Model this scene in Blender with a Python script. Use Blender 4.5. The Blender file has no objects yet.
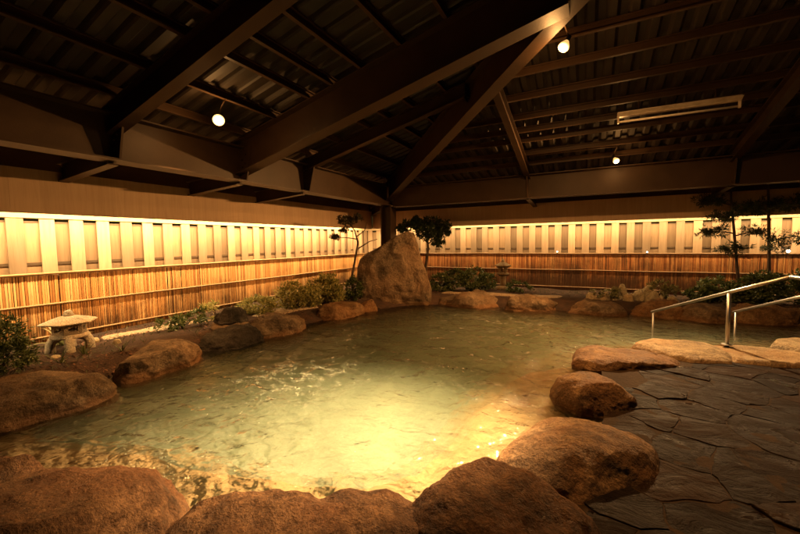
import bpy, bmesh, math, random
from mathutils import Vector, Matrix, noise

C = bpy.context.scene.collection
SC = bpy.context.scene

# ------------------------------------------------------------------ camera
R = ((0.887, 0.019, -0.461), (0.462, -0.068, 0.884), (-0.015, -0.998, -0.069))
cam_d = bpy.data.cameras.new('camera')
cam = bpy.data.objects.new('camera', cam_d); C.objects.link(cam)
cam_d.sensor_width = 36.0; cam_d.sensor_fit = 'HORIZONTAL'
cam_d.lens = 364.0 / 800.0 * 36.0
cam_d.clip_start = 0.05; cam_d.clip_end = 400
m3 = Matrix(((R[0][0], -R[0][1], -R[0][2]), (R[1][0], -R[1][1], -R[1][2]), (R[2][0], -R[2][1], -R[2][2])))
cam.matrix_world = Matrix.Translation((0, 0, 1.6)) @ m3.to_quaternion().to_matrix().to_4x4()
SC.camera = cam

# ------------------------------------------------------------------ world, night sky, moon
W = bpy.data.worlds.new('World'); SC.world = W; W.use_nodes = True
wn = W.node_tree.nodes; wl = W.node_tree.links
bg = wn['Background']
sky = wn.new('ShaderNodeTexSky'); sky.sky_type = 'NISHITA'; sky.sun_disc = False
sky.sun_elevation = math.radians(2); sky.sun_rotation = math.radians(200)
wl.new(sky.outputs[0], bg.inputs[0]); bg.inputs[1].default_value = 0.013
sun_d = bpy.data.lights.new('sun', 'SUN'); sun_d.energy = 0.003; sun_d.angle = math.radians(0.5)
sun_d.color = (1, .95, .85)
sun = bpy.data.objects.new('sun', sun_d); C.objects.link(sun)
sun.rotation_euler = (math.radians(88), 0, math.radians(20))

SC.view_settings.view_transform = 'Standard'; SC.view_settings.look = 'None'
SC.view_settings.exposure = 0.38; SC.view_settings.gamma = 1.0
SC.view_settings.use_curve_mapping = False
SC.render.engine = 'CYCLES'
cy = SC.cycles
cy.use_denoising = True
cy.max_bounces = 8; cy.diffuse_bounces = 4; cy.glossy_bounces = 3; cy.transmission_bounces = 6
cy.transparent_max_bounces = 12; cy.volume_bounces = 1
cy.caustics_refractive = False; cy.caustics_reflective = False
cy.sample_clamp_indirect = 4.0
cy.volume_step_rate = 2.0

# light levels, one place
P_POOL = 12000.0      # lamp over the pool
P_LEFT = 85.0
P_RIGHT = 1500.0
P_FILL = (90.0, 520.0, 1050.0)   # added fill spots at the three bulbs, each with its own aim
P_STRIP_L = 84.0     # each two-metre tube
P_STRIP_R = 40.0
WARM = (1.0, 0.465, 0.135)
STRIPC = (1.0, 0.64, 0.27)
POOLC = (1.0, 0.66, 0.31)

# ------------------------------------------------------------------ helpers
def tag(o, label=None, cat=None, group=None, kind=None):
    if label: o['label'] = label
    if cat: o['category'] = cat
    if group: o['group'] = group
    if kind: o['kind'] = kind
    return o

def empty(name, loc, label, cat, group=None, rz=0.0):
    o = bpy.data.objects.new(name, None); C.objects.link(o)
    o.location = loc; o.rotation_euler = (0, 0, rz); o.empty_display_size = .1
    return tag(o, label, cat, group)

class MB:
    """collects faces and links them as one mesh object"""
    def __init__(s): s.v = []; s.f = []; s.c = []
    def add(s, vs, fs, col=None):
        b = len(s.v); s.v += [tuple(p) for p in vs]
        for f in fs:
            s.f.append(tuple(i + b for i in f)); s.c.append(col)
    def box(s, lo, hi, col=None):
        x0, y0, z0 = lo; x1, y1, z1 = hi
        s.add([(x0,y0,z0),(x1,y0,z0),(x1,y1,z0),(x0,y1,z0),(x0,y0,z1),(x1,y0,z1),(x1,y1,z1),(x0,y1,z1)],
              [(3,2,1,0),(4,5,6,7),(0,1,5,4),(1,2,6,5),(2,3,7,6),(3,0,4,7)], col)
    def extr(s, prof, p0, p1, up=(0, 0, 1), cap=True, shift=(0, 0)):
        """profile [(side, up)] swept from p0 to p1"""
        p0 = Vector(p0); p1 = Vector(p1); d = (p1 - p0).normalized()
        side = d.cross(Vector(up)).normalized(); u = side.cross(d)
        n = len(prof); vs = []
        for p in (p0, p1):
            for a, b in prof: vs.append(p + side * (a + shift[0]) + u * (b + shift[1]))
        fs = [(i, (i + 1) % n, n + (i + 1) % n, n + i) for i in range(n)]
        if cap: fs += [tuple(range(n))[::-1], tuple(range(n, 2 * n))]
        s.add(vs, fs)
    def tube(s, pts, rad, n=8, cap=True, col=None):
        pts = [Vector(p) for p in pts]
        if not hasattr(rad, '__len__'): rad = [rad] * len(pts)
        vs = []; prev = None
        for i, p in enumerate(pts):
            d = (pts[min(i + 1, len(pts) - 1)] - pts[max(i - 1, 0)]).normalized()
            if prev is None:
                a = d.orthogonal().normalized()
            else:
                a = (prev - d * prev.dot(d)).normalized()
            prev = a; b = d.cross(a)
            for k in range(n):
                t = 2 * math.pi * k / n
                vs.append(p + (a * math.cos(t) + b * math.sin(t)) * rad[i])
        fs = []
        for i in range(len(pts) - 1):
            for k in range(n):
                fs.append((i*n + k, i*n + (k+1) % n, (i+1)*n + (k+1) % n, (i+1)*n + k))
        if cap: fs += [tuple(range(n))[::-1], tuple(range((len(pts)-1)*n, len(pts)*n))]
        s.add(vs, fs, col)
    def lathe(s, prof, center=(0, 0, 0), n=24, rx=1.0, ry=1.0, rot=0.0):
        vs = []; cx, cy_, cz = center
        for r, z in prof:
            for k in range(n):
                t = 2 * math.pi * k / n + rot
                vs.append((cx + r * rx * math.cos(t), cy_ + r * ry * math.sin(t), cz + z))
        m = len(prof); fs = []
        for i in range(m - 1):
            for k in range(n):
                fs.append((i*n + k, i*n + (k+1) % n, (i+1)*n + (k+1) % n, (i+1)*n + k))
        fs += [tuple(range(n))[::-1], tuple(range((m-1)*n, m*n))]
        s.add(vs, fs)
    def build(s, name, mat, parent=None, smooth=False, bevel=0.0, loc=None):
        me = bpy.data.meshes.new(name)
        vs = s.v
        o = bpy.data.objects.new(name, me); C.objects.link(o)
        if parent is not None:
            o.parent = parent
            inv = (Matrix.Translation(parent.location) @ Matrix.Rotation(parent.rotation_euler.z, 4, 'Z')).inverted() if parent.parent is None else None
            if inv is not None:
                vs = [tuple(inv @ Vector(p)) for p in vs]
            else:
                g = parent.parent
                inv = (Matrix.Translation(g.location) @ Matrix.Rotation(g.rotation_euler.z, 4, 'Z')).inverted()
                vs = [tuple(inv @ Vector(p)) for p in vs]
        elif loc is not None:
            o.location = loc; L = Vector(loc); vs = [tuple(Vector(p) - L) for p in vs]
        me.from_pydata(vs, [], s.f); me.update()
        if any(c is not None for c in s.c):
            ca = me.color_attributes.new('tone', 'FLOAT_COLOR', 'CORNER')
            i = 0
            for fi, f in enumerate(s.f):
                c = s.c[fi] if s.c[fi] is not None else .5
                for _ in f:
                    ca.data[i].color = (c, c, c, 1); i += 1
        me.materials.append(mat)
        if smooth:
            for p in me.polygons: p.use_smooth = True
        if bevel:
            b = o.modifiers.new('bevel', 'BEVEL'); b.width = bevel; b.segments = 2; b.limit_method = 'ANGLE'
        return o

# ------------------------------------------------------------------ materials
def newmat(name):
    m = bpy.data.materials.new(name); m.use_nodes = True
    nt = m.node_tree; b = nt.nodes['Principled BSDF']
    return m, nt, b
def N(nt, t, **kw):
    n = nt.nodes.new(t)
    for k, v in kw.items():
        if k in n.inputs: n.inputs[k].default_value = v
        else: setattr(n, k, v)
    return n
def ramp(nt, fac, stops):
    r = nt.nodes.new('ShaderNodeValToRGB'); e = r.color_ramp.elements
    while len(e) < len(stops): e.new(.5)
    for i, (p, c) in enumerate(stops):
        e[i].position = p; e[i].color = (*c, 1) if len(c) == 3 else c
    nt.links.new(fac, r.inputs[0]); return r.outputs[0]
def coords(nt, scale=(1, 1, 1), obj=True):
    tc = nt.nodes.new('ShaderNodeTexCoord'); mp = nt.nodes.new('ShaderNodeMapping')
    mp.inputs['Scale'].default_value = scale
    if obj == 'world':
        g = nt.nodes.new('ShaderNodeNewGeometry'); nt.links.new(g.outputs['Position'], mp.inputs[0])
    else:
        nt.links.new(tc.outputs['Object'], mp.inputs[0])
    return mp.outputs[0]
def noise_t(nt, vec, scale, detail=6, rough=.6, dist=0.0):
    n = nt.nodes.new('ShaderNodeTexNoise'); n.inputs['Scale'].default_value = scale
    n.inputs['Detail'].default_value = detail; n.inputs['Roughness'].default_value = rough
    n.inputs['Distortion'].default_value = dist
    nt.links.new(vec, n.inputs['Vector']); return n.outputs[0]
def mixc(nt, fac, a, b, mode='MIX'):
    m = nt.nodes.new('ShaderNodeMix'); m.data_type = 'RGBA'; m.blend_type = mode
    for i, x in ((0, fac), (6, a), (7, b)):
        if hasattr(x, 'is_linked'): nt.links.new(x, m.inputs[i])
        elif i == 0: m.inputs[0].default_value = x
        else: m.inputs[i].default_value = (*x, 1)
    return m.outputs[2]
def math_n(nt, op, a, b=None, c=None):
    m = nt.nodes.new('ShaderNodeMath'); m.operation = op
    for i, x in enumerate((a, b, c)):
        if x is None: continue
        if hasattr(x, 'is_linked'): nt.links.new(x, m.inputs[i])
        else: m.inputs[i].default_value = x
    return m.outputs[0]
def bump(nt, b, h, strength=.3, dist=.02):
    n = nt.nodes.new('ShaderNodeBump'); n.inputs['Strength'].default_value = strength
    n.inputs['Distance'].default_value = dist
    nt.links.new(h, n.inputs['Height']); nt.links.new(n.outputs[0], b.inputs['Normal']); return n.outputs[0]

def wood(name, c0, c1, c2, axis='Z', rough=.6, seams=None):
    m, nt, b = newmat(name)
    sc = {'Z': (14, 14, .8), 'X': (.8, 14, 14), 'Y': (14, .8, 14)}[axis]
    v = coords(nt, sc)
    n1 = noise_t(nt, v, 1.6, 8, .65, .6)
    v2 = coords(nt, (1, 1, 1)); n2 = noise_t(nt, v2, 1.3, 4)
    col = ramp(nt, n1, [(.25, c0), (.5, c1), (.78, c2)])
    at = nt.nodes.new('ShaderNodeAttribute'); at.attribute_name = 'tone'
    k = math_n(nt, 'MULTIPLY_ADD', at.outputs['Fac'], .9, .55) if seams == 'tone' else None
    col = mixc(nt, math_n(nt, 'MULTIPLY', n2, .5), col, c0)
    if k is not None:
        cm = nt.nodes.new('ShaderNodeCombineColor')
        for i in range(3): nt.links.new(k, cm.inputs[i])
        col = mixc(nt, 1.0, col, cm.outputs[0], 'MULTIPLY')
    nt.links.new(col, b.inputs['Base Color']); b.inputs['Roughness'].default_value = rough
    bump(nt, b, n1, .25, .004)
    return m

def rockmat(name, dark, mid, light, stain=0.0, rough=.55, stainc=(.30, .10, .03), scale=1.0):
    m, nt, b = newmat(name)
    v = coords(nt, (1, 1, 1), 'world')
    n1 = noise_t(nt, v, 3.2 * scale, 10, .68, .5)
    n2 = noise_t(nt, v, 14 * scale, 8, .7, .2)
    n3 = noise_t(nt, v, 70 * scale, 4, .7)
    f = math_n(nt, 'ADD', math_n(nt, 'MULTIPLY', n1, .62), math_n(nt, 'MULTIPLY', n2, .38))
    col = ramp(nt, f, [(.38, dark), (.5, mid), (.60, light)])
    n6 = noise_t(nt, v, 1.3*scale, 5, .6, .8)
    col = mixc(nt, ramp(nt, n6, [(.45, (0, 0, 0)), (.62, (.6, .6, .6))]), col, tuple(c*k for c, k in zip(mid, (1.3, 1.08, .9))))
    sp = ramp(nt, n3, [(.42, (.55, .55, .55)), (.58, (1.12, 1.12, 1.12))])
    col = mixc(nt, .8, col, sp, 'MULTIPLY')
    # dark lichen patches
    n4 = noise_t(nt, v, 6.5 * scale, 6, .75, 1.0)
    pt = ramp(nt, n4, [(.56, (0, 0, 0)), (.66, (1, 1, 1))])
    col = mixc(nt, math_n(nt, 'MULTIPLY', pt, .35), col, dark)
    if stain:
        g = nt.nodes.new('ShaderNodeNewGeometry'); sx = nt.nodes.new('ShaderNodeSeparateXYZ')
        nt.links.new(g.outputs['Position'], sx.inputs[0])
        zz = math_n(nt, 'ADD', sx.outputs[2], math_n(nt, 'MULTIPLY_ADD', n1, .18, -.09))
        s = nt.nodes.new('ShaderNodeMapRange'); s.inputs[1].default_value = .03; s.inputs[2].default_value = .11
        s.inputs[3].default_value = stain; s.inputs[4].default_value = 0.0
        nt.links.new(zz, s.inputs[0])
        col = mixc(nt, s.outputs[0], col, stainc)
    nt.links.new(col, b.inputs['Base Color'])
    rr = nt.nodes.new('ShaderNodeMapRange'); nt.links.new(n2, rr.inputs[0])
    rr.inputs[1].default_value = .3; rr.inputs[2].default_value = .7
    rr.inputs[3].default_value = rough - .15; rr.inputs[4].default_value = rough + .2
    nt.links.new(rr.outputs[0], b.inputs['Roughness'])
    b.inputs['Specular IOR Level'].default_value = .095
    vo = nt.nodes.new('ShaderNodeTexVoronoi'); vo.feature = 'DISTANCE_TO_EDGE'; vo.inputs['Scale'].default_value = 3.4*scale
    wv = nt.nodes.new('ShaderNodeVectorMath'); wv.operation = 'ADD'; nt.links.new(v, wv.inputs[0])
    nn_ = nt.nodes.new('ShaderNodeTexNoise'); nn_.inputs['Scale'].default_value = 2.5; nn_.inputs['Detail'].default_value = 6; nt.links.new(v, nn_.inputs['Vector'])
    nt.links.new(nn_.outputs['Color'], wv.inputs[1]); nt.links.new(wv.outputs[0], vo.inputs['Vector'])
    ck = ramp(nt, vo.outputs['Distance'], [(.0, (0, 0, 0)), (.035, (1, 1, 1))])
    n5 = noise_t(nt, v, 26*scale, 5, .7)
    h = math_n(nt, 'ADD', math_n(nt, 'MULTIPLY', n2, 1.0), math_n(nt, 'ADD', math_n(nt, 'MULTIPLY', n5, .55), math_n(nt, 'MULTIPLY', ck, .04)))
    bump(nt, b, h, .9, .05)
    return m

M = {}
M['board'] = wood('pale_board_wood', (.25, .165, .10), (.36, .25, .16), (.44, .32, .215), 'Z', .55, 'tone')
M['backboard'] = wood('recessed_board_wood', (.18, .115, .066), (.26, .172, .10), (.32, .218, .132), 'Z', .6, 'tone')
M['darkwood'] = wood('dark_brown_wood', (.05, .03, .015), (.09, .055, .03), (.13, .08, .045), 'Y', .6)
M['cap'] = wood('cap_rail_wood', (.42, .30, .17), (.55, .42, .26), (.62, .5, .33), 'Y', .5)
M['capx'] = wood('cap_rail_wood_across', (.42, .30, .17), (.55, .42, .26), (.62, .5, .33), 'X', .5)
M['eave'] = wood('eave_panel_wood', (.46, .31, .19), (.56, .39, .25), (.62, .45, .29), 'Z', .7, 'tone')

def bamboo(name, c0, c1, c2, mould):
    m, nt, b = newmat(name)
    at = nt.nodes.new('ShaderNodeAttribute'); at.attribute_name = 'tone'
    col = ramp(nt, at.outputs['Fac'], [(.05, c0), (.5, c1), (.95, c2)])
    v = coords(nt, (1, 1, 1), 'world')
    n = noise_t(nt, v, 1.1, 6, .7, .4)
    v2 = coords(nt, (40, 40, 2.2), 'world'); n2 = noise_t(nt, v2, 1.0, 5, .7)
    g = nt.nodes.new('ShaderNodeNewGeometry'); sx = nt.nodes.new('ShaderNodeSeparateXYZ')
    nt.links.new(g.outputs['Position'], sx.inputs[0])
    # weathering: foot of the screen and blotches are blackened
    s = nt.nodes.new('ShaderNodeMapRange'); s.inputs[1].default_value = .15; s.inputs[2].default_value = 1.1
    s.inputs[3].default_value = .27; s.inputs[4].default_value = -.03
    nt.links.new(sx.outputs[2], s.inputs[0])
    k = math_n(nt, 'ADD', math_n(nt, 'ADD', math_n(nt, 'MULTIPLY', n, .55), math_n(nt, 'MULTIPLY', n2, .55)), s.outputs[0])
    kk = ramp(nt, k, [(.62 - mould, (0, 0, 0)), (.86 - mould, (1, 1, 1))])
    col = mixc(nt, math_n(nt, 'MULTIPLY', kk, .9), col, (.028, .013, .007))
    nt.links.new(col, b.inputs['Base Color']); b.inputs['Roughness'].default_value = .42
    bump(nt, b, n2, .2, .003)
    return m
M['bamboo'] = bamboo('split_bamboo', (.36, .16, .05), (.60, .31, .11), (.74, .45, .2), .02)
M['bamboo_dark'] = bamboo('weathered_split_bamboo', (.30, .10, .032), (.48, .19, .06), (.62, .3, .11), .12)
M['pole'] = wood('bamboo_rail', (.20, .11, .045), (.29, .18, .085), (.36, .24, .12), 'Y', .4)
M['polex'] = wood('bamboo_rail_across', (.14, .07, .03), (.22, .125, .06), (.29, .18, .09), 'X', .4)

def steel(name='brown_steel_paint', k=1.0):
    m, nt, b = newmat(name)
    v = coords(nt, (1, 1, 1), 'world'); n = noise_t(nt, v, 60, 4, .6); n2 = noise_t(nt, v, 2.5, 5, .6)
    nt.links.new(ramp(nt, n2, [(.3, (.028*k, .0155*k, .008*k)), (.7, (.042*k, .024*k, .0125*k))]), b.inputs['Base Color'])
    b.inputs['Roughness'].default_value = .46; b.inputs['Specular IOR Level'].default_value = .22
    bump(nt, b, n, .25, .004); return m
M['steel'] = steel('brown_steel_paint', 1.35); M['purlin'] = steel('lit_purlin_steel', 1.9)  # purlins: same steel in a lighter colour, standing in for light from below
m, nt, b = newmat('corrugated_roof_sheet')
v = coords(nt, (1, 1, 1), 'world'); n = noise_t(nt, v, 2.0, 6, .65)
nt.links.new(ramp(nt, n, [(.3, (.018, .0125, .0085)), (.7, (.036, .025, .017))]), b.inputs['Base Color'])
b.inputs['Roughness'].default_value = .6; M['sheet'] = m

M['rock'] = rockmat('brown_boulder_stone', (.055, .03, .016), (.17, .098, .05), (.31, .195, .10), .22, .5, (.24, .11, .04))
M['rock_red'] = rockmat('russet_boulder_stone', (.022, .011, .006), (.085, .040, .018), (.17, .085, .038), .3, .48)
M['rock_mono'] = rockmat('standing_stone', (.06, .042, .027), (.155, .11, .072), (.25, .18, .118), .35, .62, (.26, .13, .05), .8)
M['rock_grey'] = rockmat('grey_bank_stone', (.042, .03, .02), (.135, .095, .062), (.255, .185, .12), .4, .5, (.20, .085, .03))
M['rock_dark'] = rockmat('black_boulder_stone', (.012, .011, .010), (.03, .027, .024), (.06, .052, .045), 0, .5)
M['slab'] = rockmat('flat_step_stone', (.14, .095, .055), (.32, .225, .125), (.46, .34, .2), .2, .5)
M['pale_rock'] = rockmat('pale_garden_stone', (.2, .16, .10), (.44, .36, .23), (.58, .5, .34), 0, .7)
M['granite'] = rockmat('lantern_granite', (.40, .35, .27), (.58, .52, .41), (.68, .62, .50), 0, .75, scale=2.5)

M['tan_granite'] = rockmat('weathered_tan_granite', (.15, .10, .055), (.27, .19, .11), (.36, .27, .16), 0, .75, scale=2.5)
def paving():
    m, nt, b = newmat('wet_flagstone')
    at = nt.nodes.new('ShaderNodeAttribute'); at.attribute_name = 'tone'
    v = coords(nt, (1, 1, 1), 'world')
    n1 = noise_t(nt, coords(nt, (1.0, 1.5, 1), 'world'), 2.6, 8, .7, 1.2); n2 = noise_t(nt, v, 22, 6, .7)
    f = math_n(nt, 'ADD', math_n(nt, 'MULTIPLY', n1, .6), math_n(nt, 'MULTIPLY', at.outputs['Fac'], .35))
    nt.links.new(ramp(nt, f, [(.25, (.006, .0028, .0013)), (.5, (.014, .0066, .003)), (.75, (.028, .0135, .006))]), b.inputs['Base Color'])
    rr = nt.nodes.new('ShaderNodeMapRange'); nt.links.new(n1, rr.inputs[0])
    rr.inputs[1].default_value = .35; rr.inputs[2].default_value = .65; rr.inputs[3].default_value = .45; rr.inputs[4].default_value = .9; b.inputs['Specular IOR Level'].default_value = .09
    n7 = noise_t(nt, v, 2.1, 5, .65, .5)
    wet = ramp(nt, n7, [(.56, (0, 0, 0)), (.62, (1, 1, 1))])
    rg = nt.nodes.new('ShaderNodeMix'); nt.links.new(wet, rg.inputs[0]); nt.links.new(rr.outputs[0], rg.inputs[2]); rg.inputs[3].default_value = .16
    nt.links.new(rg.outputs[0], b.inputs['Roughness'])
    h = math_n(nt, 'ADD', n1, math_n(nt, 'MULTIPLY', n2, .22))
    bump(nt, b, h, .9, .07); return m
M['paving'] = paving()
m, nt, b = newmat('wet_mortar')
v = coords(nt, (1, 1, 1), 'world'); n = noise_t(nt, v, 30, 6, .7); n2 = noise_t(nt, v, 1.7, 4)
nt.links.new(mixc(nt, n2, ramp(nt, n, [(.3, (.02, .011, .005)), (.7, (.06, .034, .016))]), (.018, .01, .005)), b.inputs['Base Color'])
b.inputs['Roughness'].default_value = .9; b.inputs['Specular IOR Level'].default_value = .1; bump(nt, b, n, .6, .02); M['mortar'] = m

m, nt, b = newmat('garden_soil')
v = coords(nt, (1, 1, 1), 'world'); n = noise_t(nt, v, 5, 8, .7); n2 = noise_t(nt, v, 45, 6, .7)
nt.links.new(ramp(nt, math_n(nt, 'ADD', math_n(nt, 'MULTIPLY', n, .6), math_n(nt, 'MULTIPLY', n2, .4)),
             [(.35, (.016, .008, .004)), (.5, (.046, .020, .009)), (.66, (.095, .040, .017))]), b.inputs['Base Color'])
b.inputs['Roughness'].default_value = .9; bump(nt, b, math_n(nt, 'ADD', n, n2), 1.0, .05); M['soil'] = m
m, nt, b = newmat('pale_gravel')
v = coords(nt, (1, 1, 1), 'world')
vo = nt.nodes.new('ShaderNodeTexVoronoi'); vo.inputs['Scale'].default_value = 42; nt.links.new(v, vo.inputs['Vector'])
nt.links.new(ramp(nt, vo.outputs['Color'], [(.1, (.22, .15, .09)), (.9, (.5, .39, .27))]), b.inputs['Base Color'])
bump(nt, b, math_n(nt, 'SUBTRACT', 1.0, vo.outputs['Distance']), 1.0, .02); b.inputs['Roughness'].default_value = .8; M['gravel'] = m

m, nt, b = newmat('pool_bottom_stone')
v = coords(nt, (1, 1, 1), 'world'); n = noise_t(nt, v, 1.6, 8, .65, .6); n2 = noise_t(nt, v, 13, 6, .7, .8)
nt.links.new(ramp(nt, math_n(nt, 'ADD', math_n(nt, 'MULTIPLY', n, .5), math_n(nt, 'MULTIPLY', n2, .5)),
             [(.36, (.22, .145, .06)), (.5, (.40, .29, .13)), (.64, (.55, .43, .21))]), b.inputs['Base Color'])
pale = ramp(nt, math_n(nt, 'ADD', math_n(nt, 'MULTIPLY', n, .5), math_n(nt, 'MULTIPLY', n2, .5)), [(.36, (.20, .125, .05)), (.5, (.37, .245, .105)), (.64, (.50, .36, .17))])
deep = ramp(nt, math_n(nt, 'ADD', math_n(nt, 'MULTIPLY', n, .5), math_n(nt, 'MULTIPLY', n2, .5)), [(.36, (.09, .105, .07)), (.5, (.20, .23, .155)), (.64, (.36, .39, .27))])
g = nt.nodes.new('ShaderNodeNewGeometry'); sx = nt.nodes.new('ShaderNodeSeparateXYZ'); nt.links.new(g.outputs['Position'], sx.inputs[0])
zz = math_n(nt, 'MULTIPLY_ADD', n, .2, sx.outputs[2])
mr = nt.nodes.new('ShaderNodeMapRange'); nt.links.new(zz, mr.inputs[0]); mr.inputs[1].default_value = -.50; mr.inputs[2].default_value = -.24
nt.links.new(mixc(nt, mr.outputs[0], deep, pale), b.inputs['Base Color'])
b.inputs['Roughness'].default_value = .8; bump(nt, b, n2, .6, .04); M['floor'] = m

def water():
    m, nt, b = newmat('pool_water'); nt.nodes.remove(b)
    out = nt.nodes['Material Output']
    v = coords(nt, (1, 1, 1), 'world')
    n0 = noise_t(nt, coords(nt, (1.0, 1.4, 1), 'world'), 2.3, 2, .5, .7)
    n1 = noise_t(nt, coords(nt, (1.2, 1.0, 1), 'world'), 6.0, 2, .5, .6)
    n2 = noise_t(nt, v, 16, 2, .5, .4)
    h = math_n(nt, 'ADD', math_n(nt, 'ADD', n0, math_n(nt, 'MULTIPLY', n1, .42)), math_n(nt, 'MULTIPLY', n2, .12))
    bp = nt.nodes.new('ShaderNodeBump'); bp.inputs['Strength'].default_value = .7; bp.inputs['Distance'].default_value = .15
    nm = noise_t(nt, v, .55, 3, .5, .4); mrr = nt.nodes.new('ShaderNodeMapRange'); nt.links.new(nm, mrr.inputs[0]); mrr.inputs[1].default_value = .36; mrr.inputs[2].default_value = .62; mrr.inputs[3].default_value = .28; mrr.inputs[4].default_value = 1.0; nt.links.new(mrr.outputs[0], bp.inputs['Strength'])
    nt.links.new(h, bp.inputs['Height'])
    fr = nt.nodes.new('ShaderNodeFresnel'); fr.inputs['IOR'].default_value = 1.33; nt.links.new(bp.outputs[0], fr.inputs['Normal'])
    tr = nt.nodes.new('ShaderNodeBsdfTransparent')
    rf = nt.nodes.new('ShaderNodeBsdfRefraction'); rf.inputs['IOR'].default_value = 1.33; rf.inputs['Roughness'].default_value = .0
    nt.links.new(bp.outputs[0], rf.inputs['Normal'])
    gl = nt.nodes.new('ShaderNodeBsdfGlossy'); gl.inputs['Roughness'].default_value = .05; nt.links.new(bp.outputs[0], gl.inputs['Normal'])
    mx = nt.nodes.new('ShaderNodeMixShader'); mx.inputs[0].default_value = .5
    nt.links.new(tr.outputs[0], mx.inputs[1]); nt.links.new(rf.outputs[0], mx.inputs[2])
    m2 = nt.nodes.new('ShaderNodeMixShader'); nt.links.new(fr.outputs[0], m2.inputs[0])
    nt.links.new(mx.outputs[0], m2.inputs[1]); nt.links.new(gl.outputs[0], m2.inputs[2])
    nt.links.new(m2.outputs[0], out.inputs['Surface'])
    pv = nt.nodes.new('ShaderNodeVolumePrincipled')
    pv.inputs['Color'].default_value = (.54, .64, .42, 1); pv.inputs['Density'].default_value = .38
    pv.inputs['Absorption Color'].default_value = (.45, .72, .5, 1)
    pv.inputs['Anisotropy'].default_value = .2
    nt.links.new(pv.outputs[0], out.inputs['Volume'])
    return m
M['water'] = water()
m, nt, b = newmat('water_foam'); b.inputs['Base Color'].default_value = (.36, .37, .29, 1); b.inputs['Roughness'].default_value = .4; M['foam'] = m

def leafmat(name, c0, c1, trans=.35, rough=.45):
    m, nt, b = newmat(name)
    at = nt.nodes.new('ShaderNodeAttribute'); at.attribute_name = 'tone'
    col = ramp(nt, at.outputs['Fac'], [(0, c0), (1, c1)])
    nt.links.new(col, b.inputs['Base Color']); b.inputs['Roughness'].default_value = rough
    tl = nt.nodes.new('ShaderNodeBsdfTranslucent'); nt.links.new(col, tl.inputs[0])
    mx = nt.nodes.new('ShaderNodeMixShader'); mx.inputs[0].default_value = trans
    out = nt.nodes['Material Output']
    nt.links.new(b.outputs[0], mx.inputs[1]); nt.links.new(tl.outputs[0], mx.inputs[2]); nt.links.new(mx.outputs[0], out.inputs[0])
    return m
M['azalea'] = leafmat('azalea_leaf', (.13, .15, .04), (.60, .52, .20), .5)
M['shrub'] = leafmat('dark_shrub_leaf', (.025, .045, .012), (.13, .15, .045))
M['conifer'] = leafmat('conifer_leaf', (.012, .026, .010), (.045, .065, .022))
M['maple'] = leafmat('maple_leaf', (.02, .022, .010), (.09, .06, .022))
M['broad'] = leafmat('broad_pale_leaf', (.10, .12, .04), (.38, .34, .18))
M['litter'] = leafmat('dead_leaf', (.03, .012, .006), (.17, .07, .03), .1, .7)
M['grass'] = leafmat('grass_blade', (.02, .03, .008), (.10, .10, .03))
m, nt, b = newmat('bark'); v = coords(nt, (30, 30, 4), 'world'); n = noise_t(nt, v, 1, 6, .7)
nt.links.new(ramp(nt, n, [(.3, (.02, .012, .008)), (.7, (.075, .045, .028))]), b.inputs['Base Color'])
b.inputs['Roughness'].default_value = .85; bump(nt, b, n, .6, .01); M['bark'] = m
m, nt, b = newmat('brushed_stainless'); v = coords(nt, (60, 60, 60), 'world'); n = noise_t(nt, v, 2, 3)
b.inputs['Base Color'].default_value = (.46, .44, .41, 1); b.inputs['Metallic'].default_value = 1.0
nt.links.new(ramp(nt, n, [(.3, (.34,) * 3), (.7, (.48,) * 3)]), b.inputs['Roughness']); M['inox'] = m
m, nt, b = newmat('white_enamel'); b.inputs['Base Color'].default_value = (.62, .55, .46, 1); b.inputs['Roughness'].default_value = .3
v = coords(nt, (1, 1, 1)); n = noise_t(nt, v, 9, 5); nt.links.new(ramp(nt, n, [(.3, (.42, .33, .24)), (.6, (.62, .54, .44))]), b.inputs['Base Color']); M['enamel'] = m
m, nt, b = newmat('unlit_tube_glass'); b.inputs['Base Color'].default_value = (.75, .68, .58, 1); b.inputs['Roughness'].default_value = .15; M['tubeglass'] = m
m, nt, b = newmat('black_lamp_plastic'); b.inputs['Base Color'].default_value = (.03, .025, .02, 1); b.inputs['Roughness'].default_value = .45; M['black'] = m
def glow(name, col, s):
    m, nt, b = newmat(name)
    b.inputs['Base Color'].default_value = (.8, .75, .65, 1)
    b.inputs['Emission Color'].default_value = (*col, 1); b.inputs['Emission Strength'].default_value = s
    return m
M['bulb'] = glow('lit_bulb_glass', (1.0, .74, .30), 30)
M['bulb_rim'] = glow('lit_bulb_rim', (1.0, .62, .20), 1.5)
M['bulb_back'] = glow('lit_bulb_reflector', (1.0, .50, .14), .9)
M['tube_lit'] = glow('lit_tube_glass', (1.0, .82, .48), 3.0)
M['spark'] = glow('small_lit_lens', (1.0, .85, .6), 8)

# ------------------------------------------------------------------ geometry constants
XL, YR = -7.2, 11.3           # fence faces
XB, YB = -5.3, 9.45           # eaves beams of the roof frame
SL = .24                      # roof slope
ZB = 3.30                     # underside of purlins above the beams
APEX = (2.0, 2.15)
def zl(x): return ZB + SL * (x - XB)
def zr(y): return ZB + SL * (YB - y)

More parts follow.
